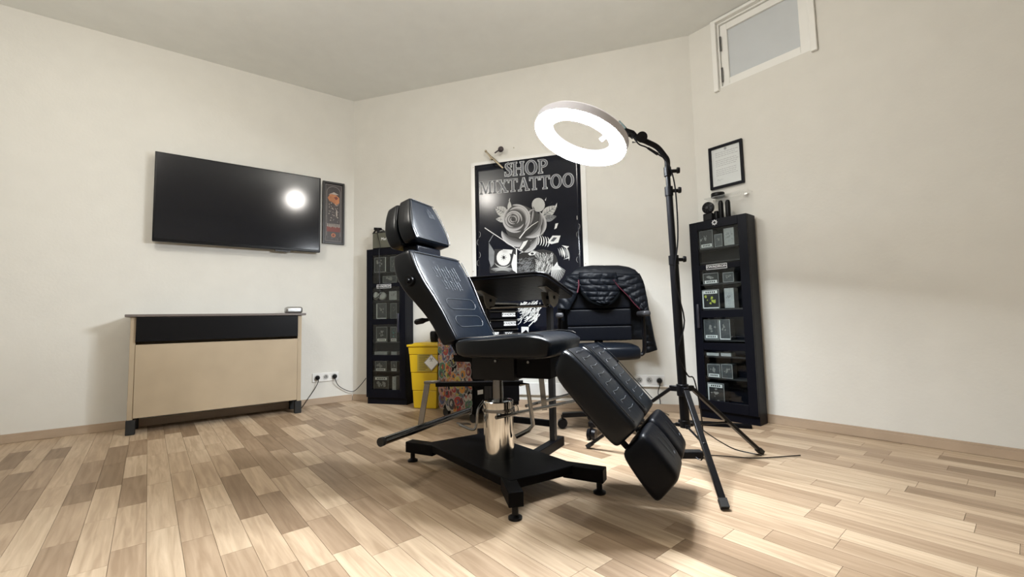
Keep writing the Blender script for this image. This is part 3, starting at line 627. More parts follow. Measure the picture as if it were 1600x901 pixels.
def figbox(root, ang, r, shz, style, label, grp, y=.030, dep=.07):
    a = loc2(root, ang, r[0], r[3], y); c = loc2(root, ang, r[2], r[1], y); w_ = c.x-a.x; h_ = max(.012, c.z-shz-.002); x = (a.x+c.x)/2; z0 = shz
    W = .40; x0 = max(x-w_/2, .021); x1 = min(x+w_/2, W-.021); x = (x0+x1)/2; w_ = x1-x0
    R_ = Matrix.Rotation(ang, 3, 'Z'); t = thing('figure_box', Vector(root)+R_ @ Vector((x, y, z0)), ang, label, 'box', grp)
    b = MB(); b.box((0, dep/2, h_/2+.0005), (w_, dep, h_)); o = b.build('carton', {'d': box_dark, 'm': box_mid, 'p': box_pale, 'f': box_mid, 'w': box_dark, 't': box_mid}.get(style[0], box_dark), t, bevel=.001)
    if h_ > .03:
        b = MB(); e_ = .0028
        b.box((-w_/2+e_/2, -.0004, h_/2), (e_, .0012, h_)); b.box((w_/2-e_/2, -.0004, h_/2), (e_, .0012, h_)); b.box((0, -.0004, h_-e_/2), (w_, .0012, e_)); b.box((0, -.0004, e_/2+.0005), (w_, .0012, e_)); b.build('window_edge', box_pale, t)
    if 'L' in style or 'T' in style:
        lh = min(.022, h_*.3); zz_ = h_*.14 if 'L' in style else h_*.86
        b = MB(); b.box((0, -.0006, zz_+.001), (w_*.8, .001, lh)); b.mi = 1
        for k in range(5): b.box(((k-2)*w_*.12, -.0014, zz_+.001), (w_*.07, .0006, lh*.5))
        b.build('label_strip', [paper, ink], t)
    if 'E' in style:
        b = MB(); b.box((w_*.46, -.0007, h_/2), (w_*.05, .001, h_*.96)); b.build('edge_strip', paper, t)
    if 'W' in style:
        b = MB()
        b.box((-w_*.44, -.0007, h_/2), (w_*.06, .001, h_*.9)); b.box((0, -.0007, h_*.04), (w_*.9, .001, h_*.05)); b.build('edge_strip', paper, t)
    if h_ > .05:
        fm = teal if 'c' in style else (lime if 'y' in style else fig); b = MB(); zc = .58 if 'T' not in style else .42
        for _ in range(9):
            px_ = random.gauss(0, .13)*w_; pz_ = h_*(zc+random.gauss(0, .10)); q_ = random.uniform(.03, .09)*w_
            b.prism([Vector((px_+q_*cos(a)*random.uniform(.6, 1.5), -.0004-_*.00008, pz_+q_*sin(a)*random.uniform(.6, 1.6))) for a in [j*pi/3 for j in range(6)]], (0, -.0004, 0))
        b.build('window_print', fm, t, smooth=False)
    return t
gl = 'figure boxes in the left display cabinet'; gr_ = 'figure boxes in the right display cabinet'
LB = [((585, 401, 603, 424), 0, 'dE', 'dark boxed figure with pale right edge, top shelf of left cabinet'), ((610, 400, 620, 424), 0, 'm', 'narrow grey boxed figure right on the top shelf of left cabinet'),
      ((598, 430, 620, 442), 1, 'm', 'flat dark box on the second shelf of the left cabinet'),
      ((608, 454, 620, 468), 2, 'p', 'pale small box right of the white helmet in left cabinet'),
      ((588, 473, 604, 497), 3, 'mW', 'boxed figure with white crack print below the helmet in left cabinet'), ((610, 473, 620, 497), 3, 'm', 'narrow boxed figure below the pale box in left cabinet'),
      ((588, 510, 605, 533), 4, 'dL', 'boxed figure with white bottom label beside the teal one in left cabinet'), ((610, 510, 620, 533), 4, 'mcL', 'boxed teal figure in the left cabinet'),
      ((585, 549, 605, 553), 5, 'p', 'thin flat white-edged case at left, mid height of left cabinet'), ((611, 549, 620, 553), 5, 'p', 'thin flat white-edged case at right, mid height of left cabinet'),
      ((586, 564, 604, 578), 6, 'mL', 'low grey box with label, second shelf from bottom of left cabinet'), ((611, 564, 620, 578), 6, 'mL', 'small narrow box, second shelf from bottom of left cabinet'),
      ((584, 588, 607, 610), 7, 'dT', 'wide dark box with framed top label on bottom shelf of left cabinet'), ((613, 588, 619, 610), 7, 'p', 'slim pale upright box on bottom shelf of left cabinet')]
for r, k, s_, lb in LB: figbox(CL, aB, r, shl[k], s_, lb, gl)
RB = [((1094, 358, 1113, 386), 0, 'dL', 'dark boxed figure with bottom label, top left of right cabinet'), ((1117, 364, 1128, 386), 0, 'm', 'grey bust figure box beside the top left box of right cabinet'), ((1132, 354, 1146, 386), 0, 'p', 'pale box at right on top shelf of right cabinet'),
      ((1099, 425, 1122, 442), 2, 'dL', 'low dark box with white label under the nameplate of right cabinet'), ((1130, 424, 1146, 442), 2, 'm', 'small box with reddish print right under the nameplate of right cabinet'),
      ((1098, 451, 1123, 481), 3, 'dyTW', 'box with white frame and lime mark in right cabinet'), ((1133, 449, 1146, 480), 3, 'p', 'pale box right of the lime marked box in right cabinet'),
      ((1101, 498, 1122, 529), 4, 'mL', 'tall box with white bottom label, middle of right cabinet'), ((1125, 498, 1140, 529), 4, 'mW', 'tall grey box right of centre, middle of right cabinet'),
      ((1104, 551, 1123, 554), 5, 'p', 'thin flat case at left, lower middle of right cabinet'), ((1126, 551, 1142, 554), 5, 'p', 'thin flat case at right, lower middle of right cabinet'),
      ((1106, 569, 1125, 588), 6, 'mL', 'box with double oval label, second shelf from bottom of right cabinet'), ((1128, 569, 1144, 588), 6, 'm', 'reddish box, second shelf from bottom of right cabinet'),
      ((1107, 599, 1131, 628), 7, 'dTW', 'big dark box with top label on bottom shelf of right cabinet')]
for r, k, s_, lb in RB: figbox(CR, aR, r, shr[k], s_, lb, gr_)
# white helmet with strap on the left cabinet's third shelf
R_ = Matrix.Rotation(aB, 3, 'Z'); hp = loc2(CL, aB, 595, 468, .06); t = thing('white_helmet', CL+R_ @ Vector((hp.x, .058, shl[2])), aB, 'white helmet with a black strap in the left cabinet', 'helmet')
b = MB(); b.ball((.018, 0, .040), .04, (1.1, .75, .95)); b.ball((-.050, 0, .044), .032, (.8, .9, 1.15)); b.build('shell', paper, t)
b = MB(); b.tube([(-.06, -.031, .03), (-.03, -.034, .02), (.01, -.036, .045), (.03, -.034, .07)], .0035, 6, smooth=4); b.build('strap', plastic, t)

# ------------------------------------------------------------------ things on the cabinets
ap = loc2(CL, aB, 583, 386, .02); t = thing('guitar_amplifier', CL+R_ @ Vector((ap.x, .01, 1.4005)), aB, 'small guitar amplifier with olive grille on top of the left cabinet', 'amplifier')
b = MB(); b.box((.14, .037, .078), (.28, .072, .155)); b.build('case', plastic, t, bevel=.006)
b = MB(); b.box((.14, -.002, .078), (.262, .004, .137)); b.build('grille', fabric_g, t)
text('logo', 'Marshall', .036, paper, t, (.155, -.0055, .088), rot=(pi/2, 0, 0), sx=1.0)
b = MB(); b.tube([(.06, .037, .156), (.07, .037, .168), (.20, .037, .168), (.21, .037, .156)], .005, 6, smooth=3); b.build('carry_handle', plastic, t)
sp = loc2(CL, aB, 582, 360, .06); t = thing('spray_bottle', CL+R_ @ Vector((ap.x-.004, .104, 1.4005)), aB, 'black trigger spray bottle behind the small amplifier', 'bottle')
b = MB(); b.lathe((0, 0, 0), [(.02, 0), (.021, .005), (.021, .13), (.010, .165), (.010, .185)], n=16); b.build('bottle_body', plastic, t)
b = MB(); b.bar((.035, 0, .205), (-.040, 0, .215), .018, .022); b.bar((-.020, 0, .205), (-.055, 0, .165), .012, .012); b.cyl((0, 0, .18), (0, 0, .205), .014); b.bar((.02, 0, .212), (.062, 0, .190), .010, .008); b.build('trigger_head', plastic, t)
b = MB(); xx = loc2(CL, aB, 592, 420, -.02).x; b.tube([(ap.x+.06, -.004, 1.545), (xx+.008, -.012, 1.42), (xx, -.016, 1.38), (xx-.003, -.01, 1.2), (xx+.002, -.01, 1.0), (xx-.01, -.01, .93)], .0028, 6, smooth=5)
o = b.build('hanging_cable', plastic); o.location = CL; o.rotation_euler = (0, 0, aB); tag(o, 'thin black cable hanging down the front of the left cabinet', 'cable')
RR_ = Matrix.Rotation(aR, 3, 'Z')
def topthing(name, px, y, label, cat): x = loc2(CR, aR, px, 335, y).x; return thing(name, CR+RR_ @ Vector((x, y, 1.4005)), aR, label, cat)
t = topthing('desk_fan', 1108.5, .055, 'small round black fan on top of the right cabinet', 'fan')
b = MB(); b.lathe((0, -.012, .098), [(.036, -.014), (.042, -.008), (.042, .010), (.036, .014)], axis=(0, -1, 0), n=28); b.build('fan_ring', plastic, t)
b = MB(); b.lathe((0, -.03, .098), [(.012, 0), (.010, .004)], axis=(0, -1, 0), n=16)
for k in range(10): a = k*pi/5; b.tube([(cos(a)*.01, -.028, .098+sin(a)*.01), (cos(a+.4)*.038, -.028, .098+sin(a+.4)*.038)], .0013, 5)
b.build('fan_grille', gplastic, t)
b = MB(); b.box((-.004, 0, .03), (.07, .05, .06)); b.build('fan_base', plastic, t, bevel=.01, seg=3)
for px, hh, lb in ((1119.5, .062, 'low black pot beside the fan on the right cabinet'),):
    t = topthing('black_pot', px, .06, lb, 'pot'); b = MB(); b.lathe((0, 0, 0), [(.013, 0), (.015, .004), (.015, hh), (.012, hh+.004)], n=18); b.build('pot_body', plastic, t)
for px, hh, lb in ((1127, .135, 'tall black bottle left of two on the right cabinet'), (1138, .130, 'tall black bottle right of two on the right cabinet')):
    t = topthing('black_bottle', px, .055, lb, 'bottle'); b = MB(); b.lathe((0, 0, 0), [(.015, 0), (.017, .005), (.017, hh*.85), (.012, hh*.97), (.005, hh)], n=18); b.build('bottle_body', plastic, t)
b = MB(); ls = loc2(CR, aR, 1117, 300, .09)
t = thing('wall_shelf', CR+RR_ @ Vector((ls.x-.06, .1545, 1.575)), aR, 'narrow clear glass shelf on the wall above the right cabinet', 'shelf')
b.box((.14, -.045, 0), (.30, .088, .006)); b.build('glass_board', clear, t); b = MB(); b.box((.03, -.008, -.008), (.02, .014, .01)); b.box((.25, -.008, -.008), (.02, .014, .01)); b.build('shelf_clip', chrome, t)
t = thing('round_tin', CR+RR_ @ Vector((ls.x+.012, .107, 1.5785)), aR, 'flat round black tin on the glass shelf under the certificate', 'tin')
b = MB(); b.lathe((0, 0, 0), [(.044, 0), (.046, .003), (.046, .026), (.044, .029)], n=32); b.build('tin_body', plastic, t)

# ------------------------------------------------------------------ sharps bin
bl = fl(648, 637); br = fl(677, 637); t = thing('sharps_bin', (bl.x+.115, bl.y+.04, 0), radians(-14), 'yellow plastic sharps bin on the floor beside the left cabinet', 'bin')
def frus(b, w0, w1, z0, z1, d0=None, d1=None):
    d0 = d0 or w0; d1 = d1 or w1; v = []
    for w_, d_, z in ((w0, d0, z0), (w1, d1, z1)):
        v.append([b.bm.verts.new((x*w_/2, y*d_/2, z)) for x, y in ((-1, -1), (1, -1), (1, 1), (-1, 1))])
    for k in range(4): b._f([v[0][k], v[0][(k+1) % 4], v[1][(k+1) % 4], v[1][k]])
    b._f(v[0][::-1]); b._f(v[1])
b = MB(); frus(b, .205, .220, .001, .15, .17, .18); frus(b, .226, .240, .15, .30, .185, .195); frus(b, .246, .262, .30, .45, .20, .212); frus(b, .266, .275, .45, .515, .217, .224); b.build('bin_body', yellow, t, bevel=.006)
b = MB(); frus(b, .295, .298, .515, .535, .24, .243); frus(b, .24, .19, .535, .548, .19, .15); b.build('lid', yellow, t, bevel=.005)
b = MB(); b.box((.01, -.1065, .385), (.13, .002, .15)); lb_ = b.build('warning_label', yellow_d, t); lb_.rotation_euler = (0, 0, 0)
b = MB()
for k in range(9): b.box((.01-.01*(k % 3), -.1082, .445-.015*k), (.10-.02*(k % 3), .001, .004))
tag(b.build('print_lines', ink, lb_), kind='stuff')
b = MB(); b.prism([Vector((.075+x, -.110, .385+z)) for x, z in ((-.068, 0), (0, -.068), (.068, 0), (0, .068))], (0, -.001, 0)); b.mi = 1
b.prism([Vector((.075+x, -.1113, .385+z)) for x, z in ((-.060, 0), (0, -.060), (.060, 0), (0, .060))], (0, -.0006, 0)); b.mi = 2
for k in range(3): a = pi/2+k*2*pi/3; b.tube([Vector((.075+.010*cos(a)+.010*cos(q), -.1128, .412+.010*sin(a)+.010*sin(q))) for q in [a+.6+j*.5 for j in range(11)]], .0016, 5)
b.build('biohazard_diamond', [ink_g, paper, ink], t)
t2 = thing('black_cup', (bl.x+.165, bl.y+.05, .5485), 0, 'small black cup on the lid of the yellow bin', 'cup'); b = MB(); b.lathe((0, 0, 0), [(.033, 0), (.038, .03), (.040, .075), (.034, .092), (.02, .096)], n=20); b.build('cup_body', plastic, t2)

# ------------------------------------------------------------------ rolling tool cart with stickers and drawers
KC = fl(739, 664); kx = Vector((.707, .707, 0)); ky = Vector((-.707, .707, 0)); WC, DC, HCt = .47, .42, .86
ct = thing('tool_cart', KC, pi/4, 'black rolling drawer cart covered in colourful stickers behind the tattoo chair', 'cart')
b = MB(); b.box((WC/2, DC/2, .465), (WC-.012, DC, .79)); b.build('cart_body', steel_b, ct, bevel=.006)
drs = []
ztops = [.86, .80, .735, .665, .585, .50, .33, .10]
for z1, z0 in zip(ztops, ztops[1:]):
    b = MB(); b.box((WC/2, -.007, (z0+z1)/2-.002), (WC-.03, .013, z1-z0-.010)); dr = b.build('drawer', steel_b, ct, bevel=.002); drs.append((dr, z0, z1))
    b = MB(); b.box((WC/2, -.020, z1-.012), (WC-.04, .012, .008)); b.build('handle', chrome_d, dr, bevel=.002)
def lab(dr, x, z, w_, h_, fg, bg, txt=None, tc_=ink):
    b = MB(); b.box((x, -.0142, z), (w_, .001, h_)); o = b.build('sticker', bg, dr)
    if txt: text('lettering', txt, h_*.75, tc_, o, (x, -.0152, z), sx=min(1.5, w_*.88/(h_*.75*.66*len(txt))), ext=.0003, bold=.0005)
lab(drs[1][0], .36, .765, .14, .03, ink, paper, 'KWADRON'); lab(drs[2][0], .09, .697, .16, .036, ink, paper, 'KWADRON'); lab(drs[2][0], .37, .697, .13, .032, ink, paper, 'KWADRON')
lab(drs[3][0], .06, .62, .07, .03, ink, gold_m, 'NDS'); lab(drs[3][0], .19, .62, .12, .030, ink, paper, 'KWADRON'); lab(drs[3][0], .35, .62, .10, .034, ink, ink, 'TXV', paper)
lab(drs[6][0], .06, .22, .05, .03, ink, paper)
for x in (.20, .37):
    b = MB(); b.lathe((x, -.0142, .535), [(.03, 0), (.03, .001)], axis=(0, -1, 0), n=24); b.mi = 1; b.lathe((x, -.0155, .535), [(.022, 0), (.022, .0006)], axis=(0, -1, 0), n=20); b.mi = 2; b.box((x, -.0166, .535), (.03, .0006, .010)); b.build('sticker', [paper, ink, red_m], drs[4][0])
b = MB(); b.tube([(.02, -.03, .845), (.45, -.03, .845)], .008, 8); b.build('push_rail', chrome_d, ct)
for x, y in ((.05, .05), (WC-.05, .05), (.05, DC-.05), (WC-.05, DC-.05)):
    b = MB(); b.cyl((x-.013, y, .033), (x+.013, y, .033), .032, n=20); b.cyl((x, y, .03), (x, y, .075), .010, n=8); b.build('castor', rubber, ct)
scol = [mat('sticker_'+n_, c, .4) for n_, c in (('red', (.22, .015, .015)), ('maroon', (.10, .01, .015)), ('green', (.025, .10, .05)), ('orange', (.38, .16, .02)), ('yellow', (.33, .27, .05)), ('pink', (.28, .15, .13)), ('blue', (.03, .045, .10)), ('black', (.015, .015, .02)), ('cream', (.30, .28, .24)), ('grey', (.09, .10, .10)), ('rust', (.18, .06, .035)))]
random.seed(21); cnt = 0
def blob(cy, cz, r, x0, k, irr):
    return [Vector((x0, cy+r*(1+irr*sin(k*1.7+3*a)+irr*.7*cos(5*a+k))*cos(a), cz+r*1.15*(1+irr*cos(k+2*a))*sin(a))) for a in [2*pi*j/14 for j in range(14)]]
for iz in range(17):
    for iy in range(9):
        y = .028+iy*.0455+random.uniform(-.018, .018); z = .10+iz*.0450+random.uniform(-.016, .016); r = random.uniform(.015, .032); cnt += 1
        r *= 1.35
        y = min(max(y, r*1.3), DC-r*1.3); x0 = .0058-(cnt % 7)*.0004; b = MB(); k = random.random()*9; irr = random.choice((0, .10, .18, .28))
        b.mi = 0; b.prism(blob(y, z, r, x0, k, irr), (-.0004, 0, 0)); b.mi = 1; b.prism(blob(y, z, r*.86, x0-.0005, k, irr), (-.0003, 0, 0))
        b.mi = 2; an = random.random()*6; b.prism(blob(y+.006*cos(an), z+.006*sin(an), r*.38, x0-.0009, k+2, .2), (-.0003, 0, 0)); b.mi = 3
        b.prism(blob(y-.007*cos(an), z-.004, r*.16, x0-.0013, k+4, .1), (-.0003, 0, 0))
        c1, c2, c3 = random.sample(scol, 3); b.build('sticker', [mat('sticker_rim', (.26, .26, .25), .4), c1, c2, c3], ct, smooth=False)

# ------------------------------------------------------------------ poster on the back wall
PO = A + dB*1.24; po = thing('wall_poster', (PO.x, PO.y, .60), aB, 'large black shop poster with rose and lion drawing on the back wall', 'poster')
WPo, ZB, ZT = 1.02, 0.0, 1.535
b = MB(); b.box((WPo/2, -.004, ZT/2), (WPo, .003, ZT)); b.build('backing_sheet', mat('white_gloss_sheet', (.76, .76, .74), .25), po)
poster_b = mat('glossy_black_print', (.0035, .005, .012), .17, bump=.06, bscale=3, spec=.35)
gn = 24; b = MB(); x0, x1, z0, z1 = .036, .978, .01, ZT-.026; V = []
for i in range(gn+1):
    row = []
    for j in range(gn+1):
        s_, t_ = i/gn, j/gn; row.append(b.bm.verts.new((x0+(x1-x0)*s_, -.0062, z0+(z1-z0)*t_)))
    V.append(row)
for i in range(gn):
    for j in range(gn): b._f([V[i][j], V[i+1][j], V[i+1][j+1], V[i][j+1]])
o = b.build('black_print', poster_b, po, sharp=3); mo = o.modifiers.new('t', 'SOLIDIFY'); mo.thickness = .0008
pp0 = Vector((PO.x, PO.y, .60)); Rp = Matrix.Rotation(-aB, 3, 'Z')
def PW_(px, py): v = Rp @ (onplane(px, py, A, nB)-pp0); return (v.x, v.z)
def flat(b, pts, layer, mi): b.mi = mi; b.prism([Vector((x, -.0072-layer*.00025, z)) for x, z in pts], (0, -.0002, 0))
# lettering: serif capitals, silver rim with darker body
GL = {'S': None, 'O': None,
 'H': [(.0, .0, .30, .07), (.0, .93, .30, 1), (.55, .0, .85, .07), (.55, .93, .85, 1), (.07, 0, .23, 1), (.62, 0, .78, 1), (.2, .46, .65, .54)],
 'P': [(.0, .0, .32, .07), (.0, .93, .4, 1), (.08, 0, .24, 1)],
 'M': [(.0, 0, .28, .07), (.78, 0, 1.1, .07), (0, .93, .25, 1), (.85, .93, 1.1, 1), (.10, 0, .18, 1), (.86, 0, 1.0, 1)],
 'I': [(0, 0, .36, .07), (0, .93, .36, 1), (.10, 0, .26, 1)],
 'X': [(0, 0, .30, .07), (.55, 0, .88, .07), (0, .93, .33, 1), (.58, .93, .88, 1)],
 'T': [(.22, 0, .58, .07), (0, .92, .80, 1), (0, .74, .06, 1), (.74, .74, .80, 1), (.32, 0, .48, 1)],
 'A': [(-.02, 0, .26, .07), (.58, 0, .92, .07), (.2, .32, .62, .38)]}
ADV = {'S': .66, 'H': .95, 'O': .98, 'P': .74, 'M': 1.18, 'I': .44, 'X': .92, 'T': .88, 'A': .94}
def glyph(c):
    out = [[(a, b_), (c_, b_), (c_, d), (a, d)] for a, b_, c_, d in (GL.get(c) or [])]
    if c == 'O':
        n = 28
        for k in range(n):
            a, e_ = 2*pi*k/n, 2*pi*(k+1)/n; f = lambda q, r: (.44+(.44-r*1.25)*cos(q), .5+(.53-r*.55)*sin(q)); out.append([f(a, 0), f(e_, 0), f(e_, .13), f(a, .13)])
    if c == 'P':
        n = 12
        for k in range(n):
            a, e_ = -pi/2+pi*k/n, -pi/2+pi*(k+1)/n; f = lambda q, r: (.34+(.34-r)*cos(q), .72+(.28-r*.6)*sin(q)); out.append([f(a, 0), f(e_, 0), f(e_, .13), f(a, .13)])
        out.append([(.2, .93), (.36, .93), (.36, 1), (.2, 1)]); out.append([(.2, .44), (.36, .44), (.36, .51), (.2, .51)])
    if c == 'S':
        P = [(.52, .76), (.46, .90), (.30, .96), (.14, .88), (.12, .74), (.24, .60), (.40, .46), (.50, .30), (.45, .12), (.28, .04), (.12, .08), (.05, .24)]; W_ = [.03, .04, .05, .07, .09, .11, .12, .10, .08, .06, .04, .03]
        for k in range(len(P)-1):
            d = Vector((P[k+1][0]-P[k][0], P[k+1][1]-P[k][1])).normalized(); n = Vector((-d.y, d.x)); a = Vector(P[k]); e_ = Vector(P[k+1])
            out.append([tuple(a-n*W_[k]*.8), tuple(e_-n*W_[k+1]*.8), tuple(e_+n*W_[k+1]*.8), tuple(a+n*W_[k]*.8)])
        out.append([(.49, .68), (.55, .68), (.55, .98), (.49, .98)]); out.append([(.02, .02), (.08, .02), (.08, .32), (.02, .32)])
    if c == 'M': out += [[(.12, 1), (.26, 1), (.60, .05), (.50, .05)], [(.50, .05), (.60, .05), (.92, 1), (.86, 1)]]
    if c == 'X': out += [[(.07, .98), (.25, .98), (.82, .02), (.62, .02)], [(.10, .02), (.18, .02), (.76, .98), (.68, .98)]]
    if c == 'A': out += [[(.07, .02), (.13, .02), (.46, 1.02), (.40, 1.02)], [(.36, 1.02), (.50, 1.02), (.84, .02), (.66, .02)]]
    return out
def grow(p, g_):
    cx = sum(q[0] for q in p)/len(p); cy = sum(q[1] for q in p)/len(p); out = []
    for i in range(4):
        a = Vector(p[i-1]); c = Vector(p[i]); d = Vector(p[(i+1) % 4]); e1_ = (c-a); e2 = (d-c)
        if e1_.length < 1e-6 or e2.length < 1e-6: out.append(p[i]); continue
        n1 = Vector((e1_.y, -e1_.x)).normalized(); n2 = Vector((e2.y, -e2.x)).normalized()
        m2 = Vector((cx, cy))
        if n1.dot(c-m2) < 0: n1 = -n1
        if n2.dot(c-m2) < 0: n2 = -n2
        out.append(tuple(c+(n1+n2)*g_))
    return out
def word(wd, xa, za, xb, zb, h, name):
    adv = sum(ADV[c] for c in wd)-.1; sx = (xb-xa)/adv; x = 0; b = MB(); sl = (zb-za)/(xb-xa)
    for ci, c in enumerate(wd):
        for g_ in glyph(c):
            for lay, gr, mi in ((0, .038, 0), (1, 0, 1)):
                q = grow(g_, gr) if c not in 'OS' or True else g_
                pts = [(xa+(x+a)*sx, za+sl*(x+a)*sx+e_*h) for a, e_ in q]; flat(b, pts, lay+ci % 2*0, mi)
        x += ADV[c]
    b.build(name, [silver, mat('letter_fill', (.10, .11, .13), .4, var=.9, vscale=9)], po, smooth=False)
a0 = PW_(789, 276); a1 = PW_(855, 270); a2 = PW_(789, 255.5); word('SHOP', a0[0], a0[1], a1[0], a1[1], a2[1]-a0[1], 'shop_lettering')
a0 = PW_(750, 304); a1 = PW_(897, 291); a2 = PW_(750, 285); word('MIXTATTOO', a0[0], a0[1], a1[0], a1[1], a2[1]-a0[1], 'name_lettering')
# drawing: layered flat shapes measured on the poster plane (crop 750,290 at 5.63 px per unit)
ap_ = lambda L: [PW_(750+x/5.63, 290+y/5.63) for x, y in L]
IM = [ink, mat('ink_dark', (.06, .065, .075), .35), mat('ink_mid', (.20, .21, .22), .35, var=.5, vscale=14), mat('ink_light', (.45, .46, .45), .35, var=.25, vscale=10), paper]
art = MB()
def ell(cx, cy, rx, ry, a0=0, a1=360, n=18, rot=0):
    return [(cx+rx*cos(radians(a))*cos(rot)-ry*sin(radians(a))*sin(rot), cy+rx*cos(radians(a))*sin(rot)+ry*sin(radians(a))*cos(rot)) for a in [a0+(a1-a0)*k/(n-1) for k in range(n)]]
def S(L, lay, mi): flat(art, ap_(L), lay, mi)
def crescent(cx, cy, rx, ry, a0, a1, tw, lay, mi, rot=0):
    o_ = ell(cx, cy, rx, ry, a0, a1, 14, rot); n = len(o_)
    i_ = [(cx+(x-cx)*(1-tw*sin(pi*k/(n-1))), cy+(y-cy)*(1-tw*sin(pi*k/(n-1)))) for k, (x, y) in enumerate(o_)]
    for k in range(n-1): S([o_[k], o_[k+1], i_[k+1], i_[k]], lay, mi)
def stroke(P, w_, lay, mi):
    P = [Vector(p) for p in P]; n = len(P)
    for k in range(n-1):
        d = (P[k+1]-P[k]).normalized(); nn_ = Vector((-d.y, d.x)); wa = w_*(1-k/n*.8); wb = w_*(1-(k+1)/n*.8)
        S([tuple(P[k]-nn_*wa), tuple(P[k+1]-nn_*wb), tuple(P[k+1]+nn_*wb), tuple(P[k]+nn_*wa)], lay, mi)
def leaf(x0, y0, x1, y1, w_, lay, mi, veins=5):
    a = Vector((x0, y0)); c = Vector((x1, y1)); d = c-a; n = Vector((-d.y, d.x)).normalized(); L = []
    for k in range(11): t = k/10; L.append(tuple(a+d*t+n*w_*sin(pi*t**.8)))
    for k in range(9, 0, -1): t = k/10; L.append(tuple(a+d*t-n*w_*sin(pi*t**.8)))
    S(L, lay, mi)
    if veins:
        stroke([tuple(a), tuple(c)], w_*.06, lay+1, 1)
        for k in range(1, veins+1):
            t = k/(veins+1); p = a+d*t
            for s_ in (-1, 1): stroke([tuple(p), tuple(p+d*.14+n*s_*w_*.8*sin(pi*t))], w_*.05, lay+1, 1)
leaf(245, 255, 130, 190, 44, 0, 3); leaf(235, 300, 140, 295, 26, 0, 3, 3); leaf(545, 275, 680, 175, 44, 0, 3); S(ell(515, 170, 58, 62), 1, 3)
leaf(560, 300, 675, 270, 30, 0, 2, 4); leaf(262, 235, 262, 130, 18, 1, 3, 0)
GR = [mat('tone_%d' % k, (v, v, v*1.02), .35) for k, v in enumerate((.012, .03, .06, .11, .18, .27, .38, .50))]; IM += GR
def petal(cx, cy, rx, ry, a0, a1, tw, lay, rot=0, flip=False, n=6):      # tone runs from the lit lip to the dark throat
    N = 18; o_ = ell(cx, cy, rx, ry, a0, a1, N, rot)
    for j in range(n):
        f0, f1 = j/n, (j+1)/n; tone = (7-j*7//(n-1)) if not flip else (j*7//(n-1))
        def at(k, f):
            x, y = o_[k]; e_ = 1-tw*f*(sin(pi*k/(N-1))**.7); return (cx+(x-cx)*e_, cy+(y-cy)*e_)
        for k in range(N-1): S([at(k, f0), at(k+1, f0), at(k+1, f1), at(k, f1)], lay, 5+max(0, min(7, tone)))
S([(215, 250), (210, 330), (240, 420), (320, 520), (360, 580), (470, 560), (560, 430), (580, 310), (500, 230), (400, 180), (300, 165)], 2, 6)
petal(440, 330, 150, 130, -70, 90, .75, 3, .3); petal(330, 430, 140, 110, 20, 190, .8, 4, .1); petal(400, 470, 110, 120, 10, 160, .8, 5, -.4)
petal(325, 290, 120, 125, -110, 60, .55, 6); petal(310, 300, 110, 115, 60, 250, .50, 7); petal(330, 285, 92, 98, -150, 30, .5, 8, .2)
petal(300, 320, 88, 76, 10, 200, .5, 9); petal(300, 295, 72, 72, -160, 20, .5, 10); petal(288, 305, 62, 60, 80, 290, .5, 11); petal(300, 292, 50, 50, -120, 60, .55, 12); petal(292, 300, 42, 40, 60, 260, .55, 13)
petal(297, 296, 30, 30, -140, 60, .6, 14); petal(292, 302, 22, 22, 30, 240, .7, 15); S(ell(295, 300, 8, 7), 16, 0)
S([(345, 470), (390, 400), (450, 345), (522, 308), (505, 360), (440, 415), (390, 450)], 17, 5); stroke([(350, 465), (400, 400), (460, 350), (515, 316)], 5, 18, 4)
petal(430, 260, 60, 95, -60, 70, .5, 9, .1, True); petal(520, 360, 60, 90, -80, 60, .7, 8, .3); petal(470, 240, 40, 30, 120, 300, .7, 10)
S([(345, 555), (375, 500), (430, 470), (452, 500), (440, 540), (390, 585)], 14, 6); S([(348, 560), (385, 495), (425, 480), (405, 520), (370, 565)], 15, 4)
for k in range(5): crescent(500+k*22, 480+k*4, 26, 45, -80, 80, .35, 9, 4)
S([(655, 385), (665, 335), (690, 330), (675, 375)], 5, 4); S([(595, 500), (640, 440), (710, 440), (690, 500), (630, 515)], 6, 4); S([(620, 490), (650, 455), (680, 458), (650, 492)], 7, 1)
for L in ([(720, 525), (785, 535), (765, 555)], [(735, 650), (790, 625), (780, 640)], [(630, 740), (680, 670), (690, 700), (718, 738)], [(600, 180), (635, 145), (615, 165)], [(572, 130), (585, 105), (580, 135)], [(655, 200), (680, 150), (675, 185)], [(255, 135), (268, 108), (263, 135)]): S(L, 6, 4)
for k in range(5): crescent(600+k*6, 600+k*6, 110+k*14, 80+k*16, -40, 15, .12, 4+k % 2, 2 + k % 3)
for k in range(16):
    a = radians(15+k*5.5); stroke([(640+40*cos(a), 690+20*sin(a)), (640+80*cos(a), 700+90*sin(a)), (650+110*cos(a+.1), 710+150*sin(a))], 2.4, 7, 4 if k % 2 else 3)
